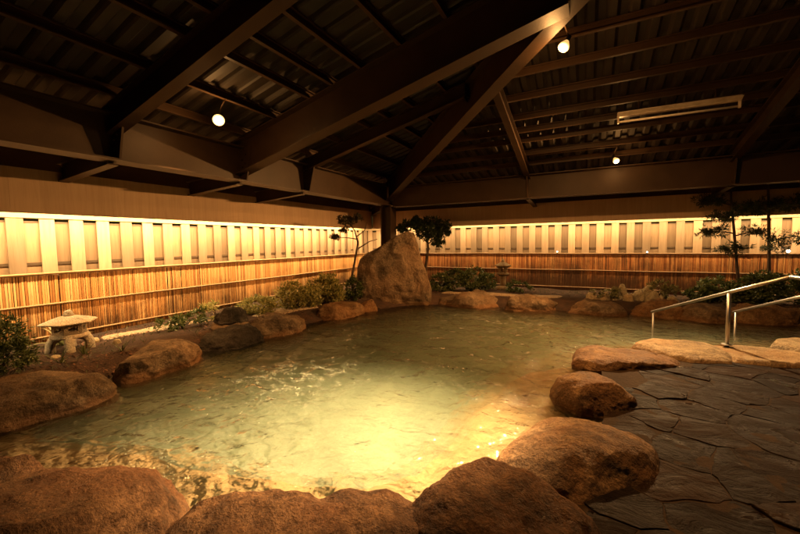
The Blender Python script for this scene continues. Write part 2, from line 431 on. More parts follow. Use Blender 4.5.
SHORE = [(-5.15,1.45),(-5.15,2.6),(-5.15,3.6),(-5.0,4.7),(-4.9,6.2),(-4.55,7.3),(-4.0,8.2),(-2.8,8.95),(-1.2,8.8),(.2,9.0),
         (1.3,9.15),(2.0,9.05),(3.0,9.35),(4.5,9.5),(6.5,9.6),(6.5,9.0),(4.4,8.1),(3.0,7.0),(2.2,6.45),(1.5,6.15),(.75,5.75),(.3,5.2),
         (.15,4.6),(.12,3.8),(.05,2.95),(-.1,2.5),(-.4,1.85),(-.9,1.55),(-1.4,1.35),(-2.0,1.0),(-2.4,.75),(-3.2,.75),(-3.9,.85),(-4.6,1.0)]
def inside(x, y, poly):
    r = False; n = len(poly); j = n - 1
    for i in range(n):
        xi, yi = poly[i]; xj, yj = poly[j]
        if (yi > y) != (yj > y) and x < (xj - xi) * (y - yi) / (yj - yi) + xi: r = not r
        j = i
    return r
def dist_poly(x, y, poly, closed=True):
    best = 1e9; n = len(poly)
    for i in range(n if closed else n - 1):
        x0, y0 = poly[i]; x1, y1 = poly[(i + 1) % n]
        dx, dy = x1 - x0, y1 - y0
        t = max(0, min(1, ((x - x0) * dx + (y - y0) * dy) / (dx * dx + dy * dy)))
        d = math.hypot(x - x0 - t * dx, y - y0 - t * dy)
        best = min(best, d)
    return best
def sstep(a, b, x):
    t = max(0, min(1, (x - a) / (b - a))); return t * t * (3 - 2 * t)
def fb(x, y, z, sc, oct=4):
    return noise.fractal(Vector((x * sc, y * sc, z * sc)), 1.0, 2.0, oct)

# ------------------------------------------------------------------ ground, pool bottom, water
DECK = [(.15,5.35),(.7,5.75),(1.5,6.2),(2.2,6.5),(3.0,7.05),(4.4,8.15),(9,9.0),(9,-6),(-9,-6),(-9,-.3),(-3.0,.35),(-2.2,.7),(-1.35,1.3),(-.85,1.5),(-.35,1.85),(-.05,2.5),(.1,3.0),(.15,3.8),(.15,4.6)]
def grid_mesh(name, x0, x1, y0, y1, st, keep, zf, mat, kind='structure'):
    mb = MB(); nx = int((x1 - x0) / st) + 1; ny = int((y1 - y0) / st) + 1
    idx = {}
    def vid(i, j):
        if (i, j) not in idx:
            x = x0 + i * st; y = y0 + j * st
            idx[(i, j)] = len(mb.v); mb.v.append((x, y, zf(x, y)))
        return idx[(i, j)]
    for i in range(nx - 1):
        for j in range(ny - 1):
            if keep(x0 + (i + .5) * st, y0 + (j + .5) * st):
                mb.f.append((vid(i, j), vid(i+1, j), vid(i+1, j+1), vid(i, j+1))); mb.c.append(None)
    o = mb.build(name, mat, smooth=True); tag(o, kind=kind); return o

def gz(x, y):
    d = dist_poly(x, y, SHORE)
    if inside(x, y, SHORE): return .05 - 2.2*d
    return .05 + .13 * sstep(.0, .45, d) + .035 * fb(x, y, 0, 1.1)
grid_mesh('garden_ground', -11, 11, -.6, 13.4, .1, lambda x, y: (not inside(x, y, SHORE) or dist_poly(x, y, SHORE) < .16) and not inside(x, y, DECK) and dist_poly(x, y, DECK) > .45 , gz, M['soil'])
mb = MB(); mb.add([(-200,-200,-1.4),(200,-200,-1.4),(200,200,-1.4),(-200,200,-1.4)], [(0,1,2,3)])
tag(mb.build('ground', M['soil']), kind='structure')

LEDGE = [(-5.2,.9),(-4.2,1.22),(-3.34,1.56),(-2.8,1.68),(-2.22,1.76),(-1.53,1.98),(-1.05,2.45),(-.8,3.2),(-.75,4.2),(-.55,5.2),(.1,5.9),(1.0,6.6),(2.4,7.4),(4.5,8.4),(6.5,9.2),(9,4),(0,-2),(-5.2,-2)]
def pz(x, y):
    d = dist_poly(x, y, LEDGE); s = (d if inside(x, y, LEDGE) else -d) + (.06 if x < -1.2 else .2)*fb(x, y, 5, 1.3, 3) + (.10 if x < -1.2 else 0)
    ds = dist_poly(x, y, SHORE); ins = inside(x, y, SHORE)
    wd = .25 + .7 * sstep(-1.6, -.9, x) * sstep(1.8, 2.6, y)
    z = -.60 + .46 * sstep(-wd, .08 + .2*wd, s) + .05 * fb(x, y, 3, .9)
    if s > 0: z += .03 * fb(x, y, 7, 3.5)
    if s > 0: z += .03 * sstep(.1, .7, s)
    bank = sstep(.30, -.02, ds if ins else -ds)
    return z * (1 - bank) - .06 * bank
grid_mesh('pool_floor', -5.7, 6.8, .3, 10.2, .06, lambda x, y: inside(x, y, SHORE) or dist_poly(x, y, SHORE) < .22, pz, M['floor'])

JETS = [(-3.2, 3.25, .75, 1.0), (-1.5, 7.2, 1.0, .75), (.0, 7.6, .7, .7), (-.7, 6.0, 1.1, 1.3), (-.9, 4.3, .8, 1.3), (-3.9, 5.2, .6, .5)]
def wz(x, y):
    a = .25
    for jx, jy, r, k in JETS: a += k * math.exp(-((x - jx) ** 2 + (y - jy) ** 2) / (r * r))
    w = noise.noise(Vector((x * 2.6, y * 3.4, 1.7))) * .010 + noise.noise(Vector((x * 6.5 + y * 2, y * 7.5, 5.1))) * .007 + noise.noise(Vector((x * 12, y * 15, 9.1))) * .0055
    return w * (1.3 + 2.0*a) * (.45 + .55*sstep(1.2, 2.2, y))
def make_water():
    x0, x1, y0, y1, st = -5.75, 6.9, .25, 10.3, .04
    nx = int((x1 - x0) / st) + 1; ny = int((y1 - y0) / st) + 1
    vs = [(x0 + i * st, y0 + j * st, wz(x0 + i * st, y0 + j * st)) for i in range(nx) for j in range(ny)]
    fs = [(i*ny + j, (i+1)*ny + j, (i+1)*ny + j + 1, i*ny + j + 1) for i in range(nx - 1) for j in range(ny - 1)]
    b = len(vs); X1 = x0 + (nx-1)*st; Y1 = y0 + (ny-1)*st
    vs += [(x0,y0,-1.2),(X1,y0,-1.2),(X1,Y1,-1.2),(x0,Y1,-1.2)]
    fs.append((b+3, b+2, b+1, b))
    fs.append(tuple([b, b+1] + [i*ny for i in range(nx-1, -1, -1)]))
    fs.append(tuple([b+2, b+3] + [i*ny + ny-1 for i in range(nx)]))
    fs.append(tuple([b+3, b] + [j for j in range(ny)]))
    fs.append(tuple([b+1, b+2] + [(nx-1)*ny + j for j in range(ny-1, -1, -1)]))
    mb = MB(); mb.v = vs; mb.f = fs; mb.c = [None] * len(fs)
    o = mb.build('water', M['water'], smooth=True); tag(o, kind='structure')
make_water()
def make_foam():
    r = random.Random(5); mb = MB()
    for jx, jy, R_, n in ((-3.15, 3.25, .8, 3600), (-1.35, 7.3, .7, 900), (-2.75, 1.45, .4, 250)):
        k = 0; tries = 0
        while k < n and tries < n*40:
            tries += 1
            x = jx + r.gauss(0, R_*.6); y = jy + r.gauss(0, R_*.5)
            if noise.noise(Vector((x*4.5, y*6.0, 2.0))) + .6*noise.noise(Vector((x*13, y*13, 7.0))) < -.02: continue
            k += 1; q = r.uniform(.0013, .0038) * (1.5 if jy > 5 else 1); z = wz(x, y)
            vs = [(x+q, y, z), (x, y+q, z), (x-q, y, z), (x, y-q, z), (x+q*.6, y+q*.6, z+q*.35), (x-q*.6, y+q*.6, z+q*.35), (x-q*.6, y-q*.6, z+q*.35), (x+q*.6, y-q*.6, z+q*.35), (x, y, z+q*.8)]
            mb.add(vs, [(0,4,8,7),(4,1,5,8),(5,2,6,8),(6,3,7,8)])
    o = mb.build('foam', M['foam'], smooth=True); tag(o, kind='stuff')
make_foam()

# paving: irregular flagstones (voronoi cells) over a mortar bed
def clip(poly, a, b, c):
    out = []
    for i in range(len(poly)):
        p, q = poly[i], poly[(i+1) % len(poly)]
        dp = a*p[0] + b*p[1] - c; dq = a*q[0] + b*q[1] - c
        if dp <= 0: out.append(p)
        if (dp < 0 < dq) or (dq < 0 < dp):
            t = dp / (dp - dq); out.append((p[0] + t*(q[0]-p[0]), p[1] + t*(q[1]-p[1])))
    return out
def make_paving():
    rnd = random.Random(11)
    st = .44; pts = []
    for i in range(-10, 20):
        for j in range(-5, 25):
            pts.append((i*st + rnd.uniform(-.24, .24) + (j % 2)*.25, -.4 + j*st*.92 + rnd.uniform(-.23, .23)))
    bed = MB(); n = len(DECK)
    vs = [(x, y, .0455) for x, y in DECK] + [(x, y, -.5) for x, y in DECK]
    bed.add(vs, [tuple(range(n))[::-1]] + [(i, (i+1) % n, n + (i+1) % n, n + i) for i in range(n)])
    o = bed.build('paving_bed', M['mortar']); tag(o, kind='structure')
    mb = MB()
    for k, (px, py) in enumerate(pts):
        if not inside(px, py, DECK): continue
        poly = [(px-1, py-1), (px+1, py-1), (px+1, py+1), (px-1, py+1)]
        for q, (qx, qy) in enumerate(pts):
            if q == k: continue
            dx, dy = qx - px, qy - py; L = math.hypot(dx, dy)
            if L > 2.0: continue
            gap = .005
            poly = clip(poly, dx/L, dy/L, (px*dx + py*dy)/L + L/2 - gap)
            if len(poly) < 3: break
        if len(poly) < 3: continue
        # wobble the outline, round the corners
        ar = abs(sum(poly[i][0]*poly[(i+1) % len(poly)][1] - poly[(i+1) % len(poly)][0]*poly[i][1] for i in range(len(poly))))/2
        if ar < .012: continue
        cx = sum(p[0] for p in poly)/len(poly); cy_ = sum(p[1] for p in poly)/len(poly)
        ring = []
        m = len(poly)
        for i in range(m):
            p, q = poly[i], poly[(i+1) % m]
            L = math.hypot(q[0]-p[0], q[1]-p[1]); ns = max(2, int(L/.04))
            for s in range(ns):
                t = s/ns
                x = p[0] + t*(q[0]-p[0]); y = p[1] + t*(q[1]-p[1])
                wx = .085*noise.noise(Vector((x*2.1, y*2.1, 3.1))) + .03*noise.noise(Vector((x*7, y*7, 8.2))) + .010*noise.noise(Vector((x*21, y*21, k*.7)))
                wy = .085*noise.noise(Vector((x*2.1, y*2.1, 13.7))) + .03*noise.noise(Vector((x*7, y*7, 18.6))) + .010*noise.noise(Vector((x*21, y*21, k*.9)))
                ring.append((x + wx, y + wy))
        if any(not inside(x, y, DECK) and dist_poly(x, y, DECK) > .05 for x, y in ring): continue
        h = .049 + rnd.uniform(-.002, .004) + (.009 if rnd.random() < .12 else 0); tx = rnd.uniform(-.011, .011); ty = rnd.uniform(-.011, .011)
        tone = rnd.random(); nr = len(ring)
        def zt(x, y): return h + tx*(x-cx) + ty*(y-cy_) + .010*noise.noise(Vector((x*3.2, y*6.0, k*.7))) + .005*noise.noise(Vector((x*9, y*13, k*.7)))
        rings = []
        for sc, dz in ((1.0, -.05), (1.0, -.005), (.985, 0), (.88, 0), (.74, 0.001), (.6, 0.001), (.45, .001), (.3, .001), (.15, .001)):
            rings.append([(cx + (x-cx)*sc, cy_ + (y-cy_)*sc, zt(cx + (x-cx)*sc, cy_ + (y-cy_)*sc) + dz) for x, y in ring])
        vs = [p for r in rings for p in r] + [(cx, cy_, zt(cx, cy_))]
        fs = []
        for a in range(len(rings)-1):
            for i in range(nr):
                fs.append((a*nr+i, a*nr+(i+1) % nr, (a+1)*nr+(i+1) % nr, (a+1)*nr+i))
        a = len(rings)-1
        for i in range(nr): fs.append((a*nr+i, a*nr+(i+1) % nr, len(vs)-1))
        mb.add(vs, fs, tone)
    o = mb.build('stone_paving', M['paving']); tag(o, kind='structure')
make_paving()

# gravel strips in the garden
def patch(name, pts, mat, seed):
    mb = MB()
    cx = sum(p[0] for p in pts)/len(pts); cy_ = sum(p[1] for p in pts)/len(pts)
    ring = []
    for i in range(len(pts)):
        p, q = pts[i], pts[(i+1) % len(pts)]
        for s in range(8):
            t = s/8; x = p[0]+t*(q[0]-p[0]); y = p[1]+t*(q[1]-p[1])
            k = 1 + .12*noise.noise(Vector((x*3, y*3, seed)))
            ring.append((cx+(x-cx)*k, cy_+(y-cy_)*k))
    rs = [1.0, .9, .6, .3]; n = len(ring); vs = []
    for a, s in enumerate(rs):
        for x, y in ring:
            X = cx+(x-cx)*s; Y = cy_+(y-cy_)*s
            vs.append((X, Y, gz(X, Y) + (-.02 if a == 0 else .02)))
    vs.append((cx, cy_, gz(cx, cy_)+.02))
    fs = [(a*n+i, a*n+(i+1) % n, (a+1)*n+(i+1) % n, (a+1)*n+i) for a in range(3) for i in range(n)]
    fs += [(3*n+i, 3*n+(i+1) % n, 4*n) for i in range(n)]
    mb.add(vs, fs); tag(mb.build(name, mat, smooth=True), kind='structure')
patch('gravel_path', [(-6.75,2.75),(-6.5,2.75),(-6.35,3.3),(-6.3,4.4),(-6.6,4.4),(-6.75,3.5)], M['gravel'], 3.3)
patch('gravel_bed', [(-5.9,4.9),(-5.5,4.9),(-5.3,6.2),(-5.6,6.6),(-6.0,6.0)], M['gravel'], 4.3)
patch('gravel_bank', [(-3.6,9.3),(-2.6,9.3),(-.6,9.6),(-.6,9.9),(-2.6,9.75),(-3.6,9.6)], M['gravel'], 5.3)

# ------------------------------------------------------------------ roof frame
pav = empty('roof_shelter', (-5.3, 9.45, 0), 'dark brown steel hip roof on a corner post, sheltering the pool', 'pavilion')
def ibeam(d, w, tw=.012, tf=.016):
    a = w/2; t = tw/2
    return [(-a,0),(a,0),(a,tf),(t,tf),(t,d-tf),(a,d-tf),(a,d),(-a,d),(-a,d-tf),(-t,d-tf),(-t,tf),(-a,tf)]
def cchan(h, w, t=.006, lip=.018):
    return [(0,0),(w,0),(w,lip),(w-t,lip),(w-t,t),(t,t),(t,h-t),(w-t,h-t),(w-t,h-lip),(w,h-lip),(w,h),(0,h)]
# post: H column with base plate
mb = MB()
px, py = XB, YB
mb.extr(ibeam(.34, .34, .02, .024), (px-.17, py, .1), (px-.17, py, 2.64), up=(1, 0, 0))
mb.build('post', M['steel'], pav)
mb = MB(); mb.box((px-.25, py-.25, .08), (px+.25, py+.25, .12)); mb.build('base_plate', M['steel'], pav)
BZ = 2.655
mb = MB(); mb.extr(ibeam(.57, .30, .014, .02), (XB, -5.1, BZ), (XB, YB+.15, BZ)); mb.build('eaves_beam', M['steel'], pav)
mb = MB(); mb.extr(ibeam(.57, .30, .014, .02), (XB+.16, YB, BZ-.045), (8.9, YB, BZ-.045)); mb.build('eaves_beam', M['steel'], pav)
def hipx(y): return XB + YB - y
# left rafters along x
def left_rafter(y, depth, w, x1, out=True):
    c = math.cos(math.atan(SL))
    mb = MB(); mb.extr(ibeam(depth, w, .012, .014), (XB+.02, y, zl(XB+.02)-depth/c), (x1, y, zl(x1)-depth/c))
    r = mb.build('rafter', M['steel'], pav)
    return r
def outrigger(p0, p1, d=.26, w=.12):
    mb = MB(); mb.extr(ibeam(d, w, .012, .014), p0, p1); return mb.build('outrigger', M['steel'], pav)
def gusset_left(y):
    mb = MB(); t = .012
    vs = [(XB+.01, y-t, BZ+.02), (XB+.16, y-t, BZ+.02), (XB+.34, y-t, 3.30), (XB+.01, y-t, 3.24)]
    vs += [(x, y+t, z) for x, _, z in vs]
    mb.add(vs, [(3,2,1,0),(4,5,6,7),(0,1,5,4),(1,2,6,5),(2,3,7,6),(3,0,4,7)])
    for a, z in ((.06, 2.78), (.06, 2.90), (.06, 3.02), (.06, 3.14), (.13, 2.96), (.15, 3.10)): mb.tube([(XB+a+.02, y-.035, z), (XB+a+.02, y+.035, z)], .013, 6)
    mb.build('gusset_plate', M['steel'], pav)
RAFT_L = [(-1.3, .32, .15), (.58, .5, .22), (2.46, .32, .15), (4.33, .52, .24), (5.88, .22, .12)]
for y, d, w in RAFT_L:
    x1 = min(hipx(y) - .06, 1.9) if y > 2.15 else 1.9 - (2.15 - y)*.9
    left_rafter(y, d, w, x1)
    gusset_left(y + .0)
    outrigger((XB-.02, y, BZ-.02-.02), (-6.69, y, 2.52))
RAFT_R = [(-3.3, .2, .12), (-1.37, .22, .12), (2.45, .24, .13), (5.2, .3, .15)]
for x, d, w in RAFT_R:
    if x == -3.3:
        continue
    c = math.cos(math.atan(SL))
    y1 = XB + YB - x + .06 if x < 2 else 2.3 + (x - 2)*.9
    mb = MB(); mb.extr(ibeam(d, w, .012, .014), (x, YB-.02, zr(YB-.02)-d/c), (x, y1, zr(y1)-d/c)); mb.build('rafter', M['steel'], pav)
    outrigger((x, YB+.02, BZ-.06), (x, 10.79, 2.51), .24, .11)
    mb = MB(); t = .01
    vs = [(x-t, YB-.01, BZ-.02), (x-t, YB-.15, BZ-.02), (x-t, YB-.24, 3.28), (x-t, YB-.01, 3.2)]
    vs += [(x+t, b_, z) for _, b_, z in vs]
    mb.add(vs, [(3,2,1,0),(4,5,6,7),(0,1,5,4),(1,2,6,5),(2,3,7,6),(3,0,4,7)]); mb.build('gusset_plate', M['steel'], pav)
# hip rafter
def zh(s): return ZB + SL*s          # s = x - XB along the hip
mb = MB(); s1 = APEX[0]-XB
mb.extr(ibeam(.50, .20, .012, .018), (XB+.1, YB-.1, zh(.1)-.52), (APEX[0], APEX[1], zh(s1)-.52)); mb.build('hip_rafter', M['steel'], pav)
outrigger((XB-.05, YB+.05, BZ-.03), (-6.68, 10.78, 2.5), .26, .14)
# bolted end plates where the jack rafters meet the hip
for (x, y) in ((hipx(5.88)-.10, 5.88), (-1.37, XB+YB+1.37+.10)):
    z = zl(x) if y == 5.88 else zr(y)
    mb = MB()
    if y == 5.88:
        mb.box((x, y-.10, z-.27), (x+.014, y+.10, z-.02))
        for a in (-.06, .06):
            for b_ in (-.21, -.08): mb.tube([(x-.03, y+a, z+b_), (x+.004, y+a, z+b_)], .013, 6)
    else:
        mb.box((x-.10, y-.014, z-.27), (x+.10, y, z-.02))
        for a in (-.06, .06):
            for b_ in (-.21, -.08): mb.tube([(x+a, y+.03, z+b_), (x+a, y-.004, z+b_)], .013, 6)
    mb.build('end_plate', M['steel'], pav)
# purlins
for x in (-6.6, -5.85, -5.02, -4.35, -3.66, -3.24, -2.76, -2.16, -1.55, -.95, -.35, .3, .95, 1.5):
    ye = hipx(x) - .05 if x > XB else hipx(x) - .02
    y0 = max(-4.5, 2.15 - (2.0 - x)) if x < 2 else 2
    mb = MB(); prof = cchan(.11, .05)
    mb.extr([(a-.025, b_) for a, b_ in prof], (x, y0, zl(x)), (x, ye, zl(x))); mb.build('purlin', M['purlin'], pav)
for y in (10.75, 10.1, 9.2, 8.66, 8.08, 7.68, 7.22, 6.62, 6.02, 5.48, 4.9, 4.3, 3.65, 3.0):
    xs = hipx(y) + .05; x1 = min(8.5, 2.0 + (y - 2.15))
    mb = MB(); prof = cchan(.11, .05)
    mb.extr([(a-.025, b_) for a, b_ in prof], (xs, y, zr(y)), (x1, y, zr(y))); mb.build('purlin', M['purlin'], pav)
# corrugated sheets (trapezoid ribs running down the slope)
def rib(t, p=.24):
    u = (t % p)/p
    return .055*(sstep(.0, .14, u) - sstep(.5, .64, u))
mb = MB(); ys = []; y = -4.9
while y < 11.25: ys.append(y); y += .02
vs = []; fs = []
for y in ys:
    h = rib(y)
    xe = (hipx(y) if y > 2.15 else 2.0 - (2.15 - y)); xe = max(xe, -6.98)
    for x in (-7.0, xe): vs.append((x, y, zl(x) + .112 + h))
for i in range(len(ys)-1): fs.append((2*i, 2*i+1, 2*i+3, 2*i+2))
mb.add(vs, fs); so = mb.build('roof_sheet', M['sheet'], pav)
mb = MB(); xs_ = []; x = -7.1
while x < 9.0: xs_.append(x); x += .02
vs = []; fs = []
for x in xs_:
    h = rib(x); ye = XB+YB-x if x < 2 else 2.15 + (x-2.0); ye = min(ye, 11.08)
    for y in (11.1, ye): vs.append((x, y, zr(y) + .112 + h))
for i in range(len(xs_)-1): fs.append((2*i, 2*i+1, 2*i+3, 2*i+2))
mb.add(vs, fs); mb.build('roof_sheet', M['sheet'], pav)

mb = MB(); mb.box((-7.05, -4.9, 2.60), (-7.02, 11.13, 3.02)); mb.build('eave_gap_blocker', M['steel'], pav)  # added board, keeps sky glow out of the gap above the panels
mb = MB(); mb.box((-7.02, 11.12, 2.56), (9.0, 11.15, 3.02)); mb.build('eave_gap_blocker', M['steel'], pav)  # same added blocker along the far side
# conduit feeding the lamps
mb = MB(); mb.tube([(-4.31, 3.36, zl(-4.31)-.012), (-4.31, 4.20, zl(-4.31)-.012), (-5.1, 4.18, zl(-5.1)-.012)], .011, 8); mb.build('conduit', M['steel'], pav, smooth=True)
mb = MB(); mb.tube([(.45, 8.70, zr(8.70)-.012), (-1.25, 8.70, zr(8.70)-.012)], .011, 8); mb.build('conduit', M['steel'], pav, smooth=True)
mb = MB(); mb.extr([(-.24,.0),(0,.05),(.24,.0),(.24,.012),(0,.062),(-.24,.012)], (-6.98, 11.13, zh(-1.68)+.172), (APEX[0], APEX[1], zh(s1)+.172)); mb.build('ridge_cap', M['sheet'], pav)
# eave panels hanging above the fences
def eave_panel(along, lo, hi, const, z0, z1, label):
    rnd = random.Random(5); mb = MB(); a = lo
    while a < hi:
        w = .30 if along == 'y' else .30; b_ = min(hi, a + w); t = rnd.uniform(.44, .56); d = rnd.uniform(-.0012, .0012)
        if along == 'y': mb.box((const-.02+d, a, z0), (const+d, b_, z1), t)
        else: mb.box((a, const+d, z0), (b_, const+.02+d, z1), t)
        a += w
    e = empty('eave_panel', (const if along == 'y' else 0, 0 if along == 'y' else const, z0), label, 'eave panel')
    mb.build('panel', M['eave'], e)
    mb = MB()
    if along == 'y': mb.box((const-.06, lo, z0-.01), (const-.023, hi, z0+.05))
    else: mb.box((lo, const+.023, z0-.01), (hi, const+.06, z0+.05))
    mb.build('batten', M['eave'], e)
eave_panel('y', -2.6, 10.78, -6.70, 2.072, 2.655, 'long brown board panel hanging above the left fence')
eave_panel('x', -6.68, 8.6, 10.80, 2.075, 2.62, 'long brown board panel hanging above the far fence')

# strip lights behind the panels
def strip_light(along, lo, hi, c, z, power, label):
    e = empty('strip_light', (c, 0, z) if along == 'y' else (0, c, z), label, 'strip light', )
    n = int((hi - lo)/2.0)
    for i in range(n):
        a = lo + i*(hi-lo)/n + .03; b_ = lo + (i+1)*(hi-lo)/n - .03
        mb = MB(); P = (lambda t: (c, t, z)) if along == 'y' else (lambda t: (t, c, z))
        mb.tube([P(a), P(b_)], .013, 8); mb.build('tube', M['tube_lit'], e, smooth=True)
        ld = bpy.data.lights.new('tube_light', 'AREA'); ld.shape = 'RECTANGLE'; ld.size = b_-a; ld.size_y = .05
        ld.energy = power; ld.color = STRIPC
        lo_ = bpy.data.objects.new('tube_light', ld); C.objects.link(lo_); lo_.parent = e
        m_ = (a+b_)/2
        if along == 'y':
            lo_.location = (0.0, m_, -.018); lo_.rotation_euler = (math.radians(12), 0, math.radians(90))
        else:
            lo_.location = (m_, 0.0, -.018); lo_.rotation_euler = (math.radians(12), 0, 0)
    mb = MB()
    if along == 'y': mb.box((c-.035, lo, z+.016), (c+.035, hi, z+.055))
    else: mb.box((lo, c-.035, z+.016), (hi, c+.035, z+.055))
    mb.build('housing', M['enamel'], e)
strip_light('y', -2.4, 10.7, -6.80, 2.17, P_STRIP_L, 'glowing warm tube light tucked behind the panel over the left fence')
strip_light('x', -6.6, 8.4, 10.90, 2.17, P_STRIP_R, 'glowing warm tube light tucked behind the panel over the far fence')

# ------------------------------------------------------------------ fences
def fence(along, lo, hi, c, sgn, label, screen, polem, capm, seed):
    """c: front face coordinate; sgn: direction towards the viewer"""
    rnd = random.Random(seed)
    e = empty('bamboo_fence', (c, 0, 0) if along == 'y' else (0, c, 0), label, 'fence')
    def bx(mb, a0, a1, d0, d1, z0, z1, col=None):
        d0, d1 = sorted((c + sgn*d0, c + sgn*d1))
        if along == 'y': mb.box((d0, a0, z0), (d1, a1, z1), col)
        else: mb.box((a0, d0, z0), (a1, d1, z1), col)
    mb = MB(); a = lo
    off = .08 if along == 'y' else -.02
    k0 = math.floor((lo)/.35)
    mbk = MB(); mbs = MB()
    k = k0
    while k*.35 < hi:
        s = k*.35 + off - (.02 if along == 'y' else 0)
        # recess runs s..s+.17 ; board runs s+.17 .. s+.35
        bx(mb, s+.172+rnd.uniform(-.004, .004), s+.348+rnd.uniform(-.004, .004), -.028, rnd.uniform(-.003, .003), 1.17, 2.02, rnd.random())
        bx(mbk, s-.02, s+.19, -.058, -.042, 1.17, 1.97, rnd.random())
        k += 1
    mb.build('board_panel', M['board'], e, bevel=.004)
    mbk.build('back_panel', M['backboard'], e)
    mb = MB(); bx(mb, lo, hi, -.042, -.030, 1.335, 1.375); bx(mb, lo, hi, -.042, -.030, 1.955, 1.98)  # thin dark strips across the recesses, low down and at the top
    mb.build('recess_strip', M['darkwood'], e)
    mb = MB(); bx(mb, lo, hi, -.08, .03, 2.02, 2.11); mb.build('cap_rail', capm, e, bevel=.006)
    # split bamboo screen
    mb = MB(); a = lo
    while a < hi:
        w = rnd.uniform(.020, .034); top = 1.195 + rnd.uniform(-.015, .004); z0 = .03; tone = rnd.random()
        lean = rnd.uniform(-.004, .004); dd = rnd.uniform(0, .006)
        pr = [(-.5, 0), (-.42, .30), (-.16, .46), (.16, .46), (.42, .30), (.5, 0)]
        vs = []
        for z, ln in ((z0, 0), (top, lean)):
            for u, h in pr:
                A = a + w/2 + u*w*.96 + ln; D = c + sgn*(.004 + dd + h*w*.55)
                vs.append((D, A, z) if along == 'y' else (A, D, z))
        n = 6
        mb.add(vs, [(i, i+1, n+i+1, n+i) for i in range(n-1)] + [tuple(range(n, 2*n))], tone)
        a += w + (rnd.uniform(.004, .012) if rnd.random() < .12 else .001)
    so = mb.build('bamboo_screen', screen, e)
    # backing behind the screen
    mb = MB(); bx(mb, lo, hi, -.04, -.012, .0, 1.165); mb.build('backing_board', M['darkwood'], e)
    # bamboo rails
    for z, r in ((1.205, .021), (.742, .016), (.262, .016)):
        mb = MB(); pts = []; rad = []; a = lo; ph = rnd.uniform(0, .3)
        while a < hi:
            wob = .006*noise.noise(Vector((a*.8, z*9, seed)))
            for da, rr in ((0, 1.0), (.012, 1.16), (.024, 1.0), (.3, .97)):
                A = a + da; D = c + sgn*(.016 + r*.7)
                pts.append((D, A, z + wob) if along == 'y' else (A, D, z + wob)); rad.append(r*rr)
            a += .33
        mb.tube(pts, rad, 8); mb.build('bamboo_rail', polem, e, smooth=True)
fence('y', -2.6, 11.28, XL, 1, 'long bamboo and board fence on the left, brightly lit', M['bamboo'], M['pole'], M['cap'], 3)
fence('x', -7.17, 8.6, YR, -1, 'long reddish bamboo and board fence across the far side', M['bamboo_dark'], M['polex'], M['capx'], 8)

# ------------------------------------------------------------------ rocks
def ico(level):
    bm = bmesh.new(); bmesh.ops.create_icosphere(bm, subdivisions=level, radius=1.0)
    vs = [v.co.normalized() for v in bm.verts]; fs = [tuple(v.index for v in f.verts) for f in bm.faces]
    bm.free(); return vs, fs
ICO = {l: ico(l) for l in (3, 4, 5, 6)}
def star(poly):
    cx = sum(p[0] for p in poly)/len(poly); cy_ = sum(p[1] for p in poly)/len(poly)
    pa = sorted((math.atan2(y-cy_, x-cx), math.hypot(x-cx, y-cy_)) for x, y in poly)
    def f(t):
        n = len(pa)
        for i in range(n):
            a0, r0 = pa[i]; a1, r1 = pa[(i+1) % n]
            if i == n-1: a1 += 2*math.pi
            tt = t if t >= pa[0][0] else t + 2*math.pi
            if a0 <= tt <= a1 + 1e-9:
                # straight chord between the two corners, softened
                w = (tt-a0)/max(1e-6, a1-a0)
                d = r0*math.sin(tt-a0) + r1*math.sin(a1-tt)
                ch = r0*r1*math.sin(a1-a0)/d if d > 1e-6 and a1-a0 < 2.6 else r0 + (r1-r0)*w
                w = w*w*(3-2*w)
                return .7*ch + .3*(r0 + (r1-r0)*w)
        return pa[0][1]
    return cx, cy_, f
def rock_mesh(poly, h, flat, seed, level=5, base=-.25, cuts=12, rough=.06, tilt=(0, 0), z0=0.0):
    rnd = random.Random(seed); cx, cy_, f = star(poly)
    vs0, fs = ICO[level]; size = (sum(f(i*.628) for i in range(10))/10)
    tab = [f(-math.pi + i*2*math.pi/180) for i in range(180)]
    def fr(t):
        u = (t + math.pi)/(2*math.pi)*180; i = int(u) % 180; w = u - int(u); return tab[i]*(1-w) + tab[(i+1) % 180]*w
    planes = []
    for _ in range(cuts):
        n = Vector((rnd.gauss(0, 1), rnd.gauss(0, 1), abs(rnd.gauss(0, .7)))).normalized()
        planes.append((n, rnd.uniform(.58, .84)))
    out = []; off = Vector((seed*3.17, seed*1.31, seed*.77))
    for d in vs0:
        d = Vector(d)
        for n, c in planes:
            k = d.dot(n) - c
            if k > 0: d = d - n*k*.8
        hd = math.hypot(d.x, d.y); t = math.atan2(d.y, d.x); up = max(0, d.z)
        rr = fr(t); zz = abs(d.z)
        prof = (hd ** (1/flat)) if hd > 0 else 0   # flat>1 pushes the plan outward, giving a flatter top
        r = rr*min(1.05, prof)
        p = Vector((math.cos(t)*r, math.sin(t)*r, (d.z*h if d.z > 0 else d.z*abs(base))))
        q = p/size
        a = noise.fractal(q*1.3 + off, 1.0, 2.0, 3)*1.0 + noise.fractal(q*3.6 + off*2, .8, 2.1, 6)*.62
        rid = 1 - abs(noise.noise(q*2.4 + off*1.7))*2
        a += .35*rid
        nn = Vector((d.x, d.y, d.z*1.2)).normalized()
        st = noise.noise(Vector((q.x*.9, q.y*.9, q.z*7.0)) + off)*.5
        p = p + nn*(a*1.35 + st*.45)*rough*size*(1.0 if d.z > .15 else .45)
        p.z += tilt[0]*p.x + tilt[1]*p.y
        out.append((p.x + cx, p.y + cy_, p.z + z0))
    return out, fs, (cx, cy_)
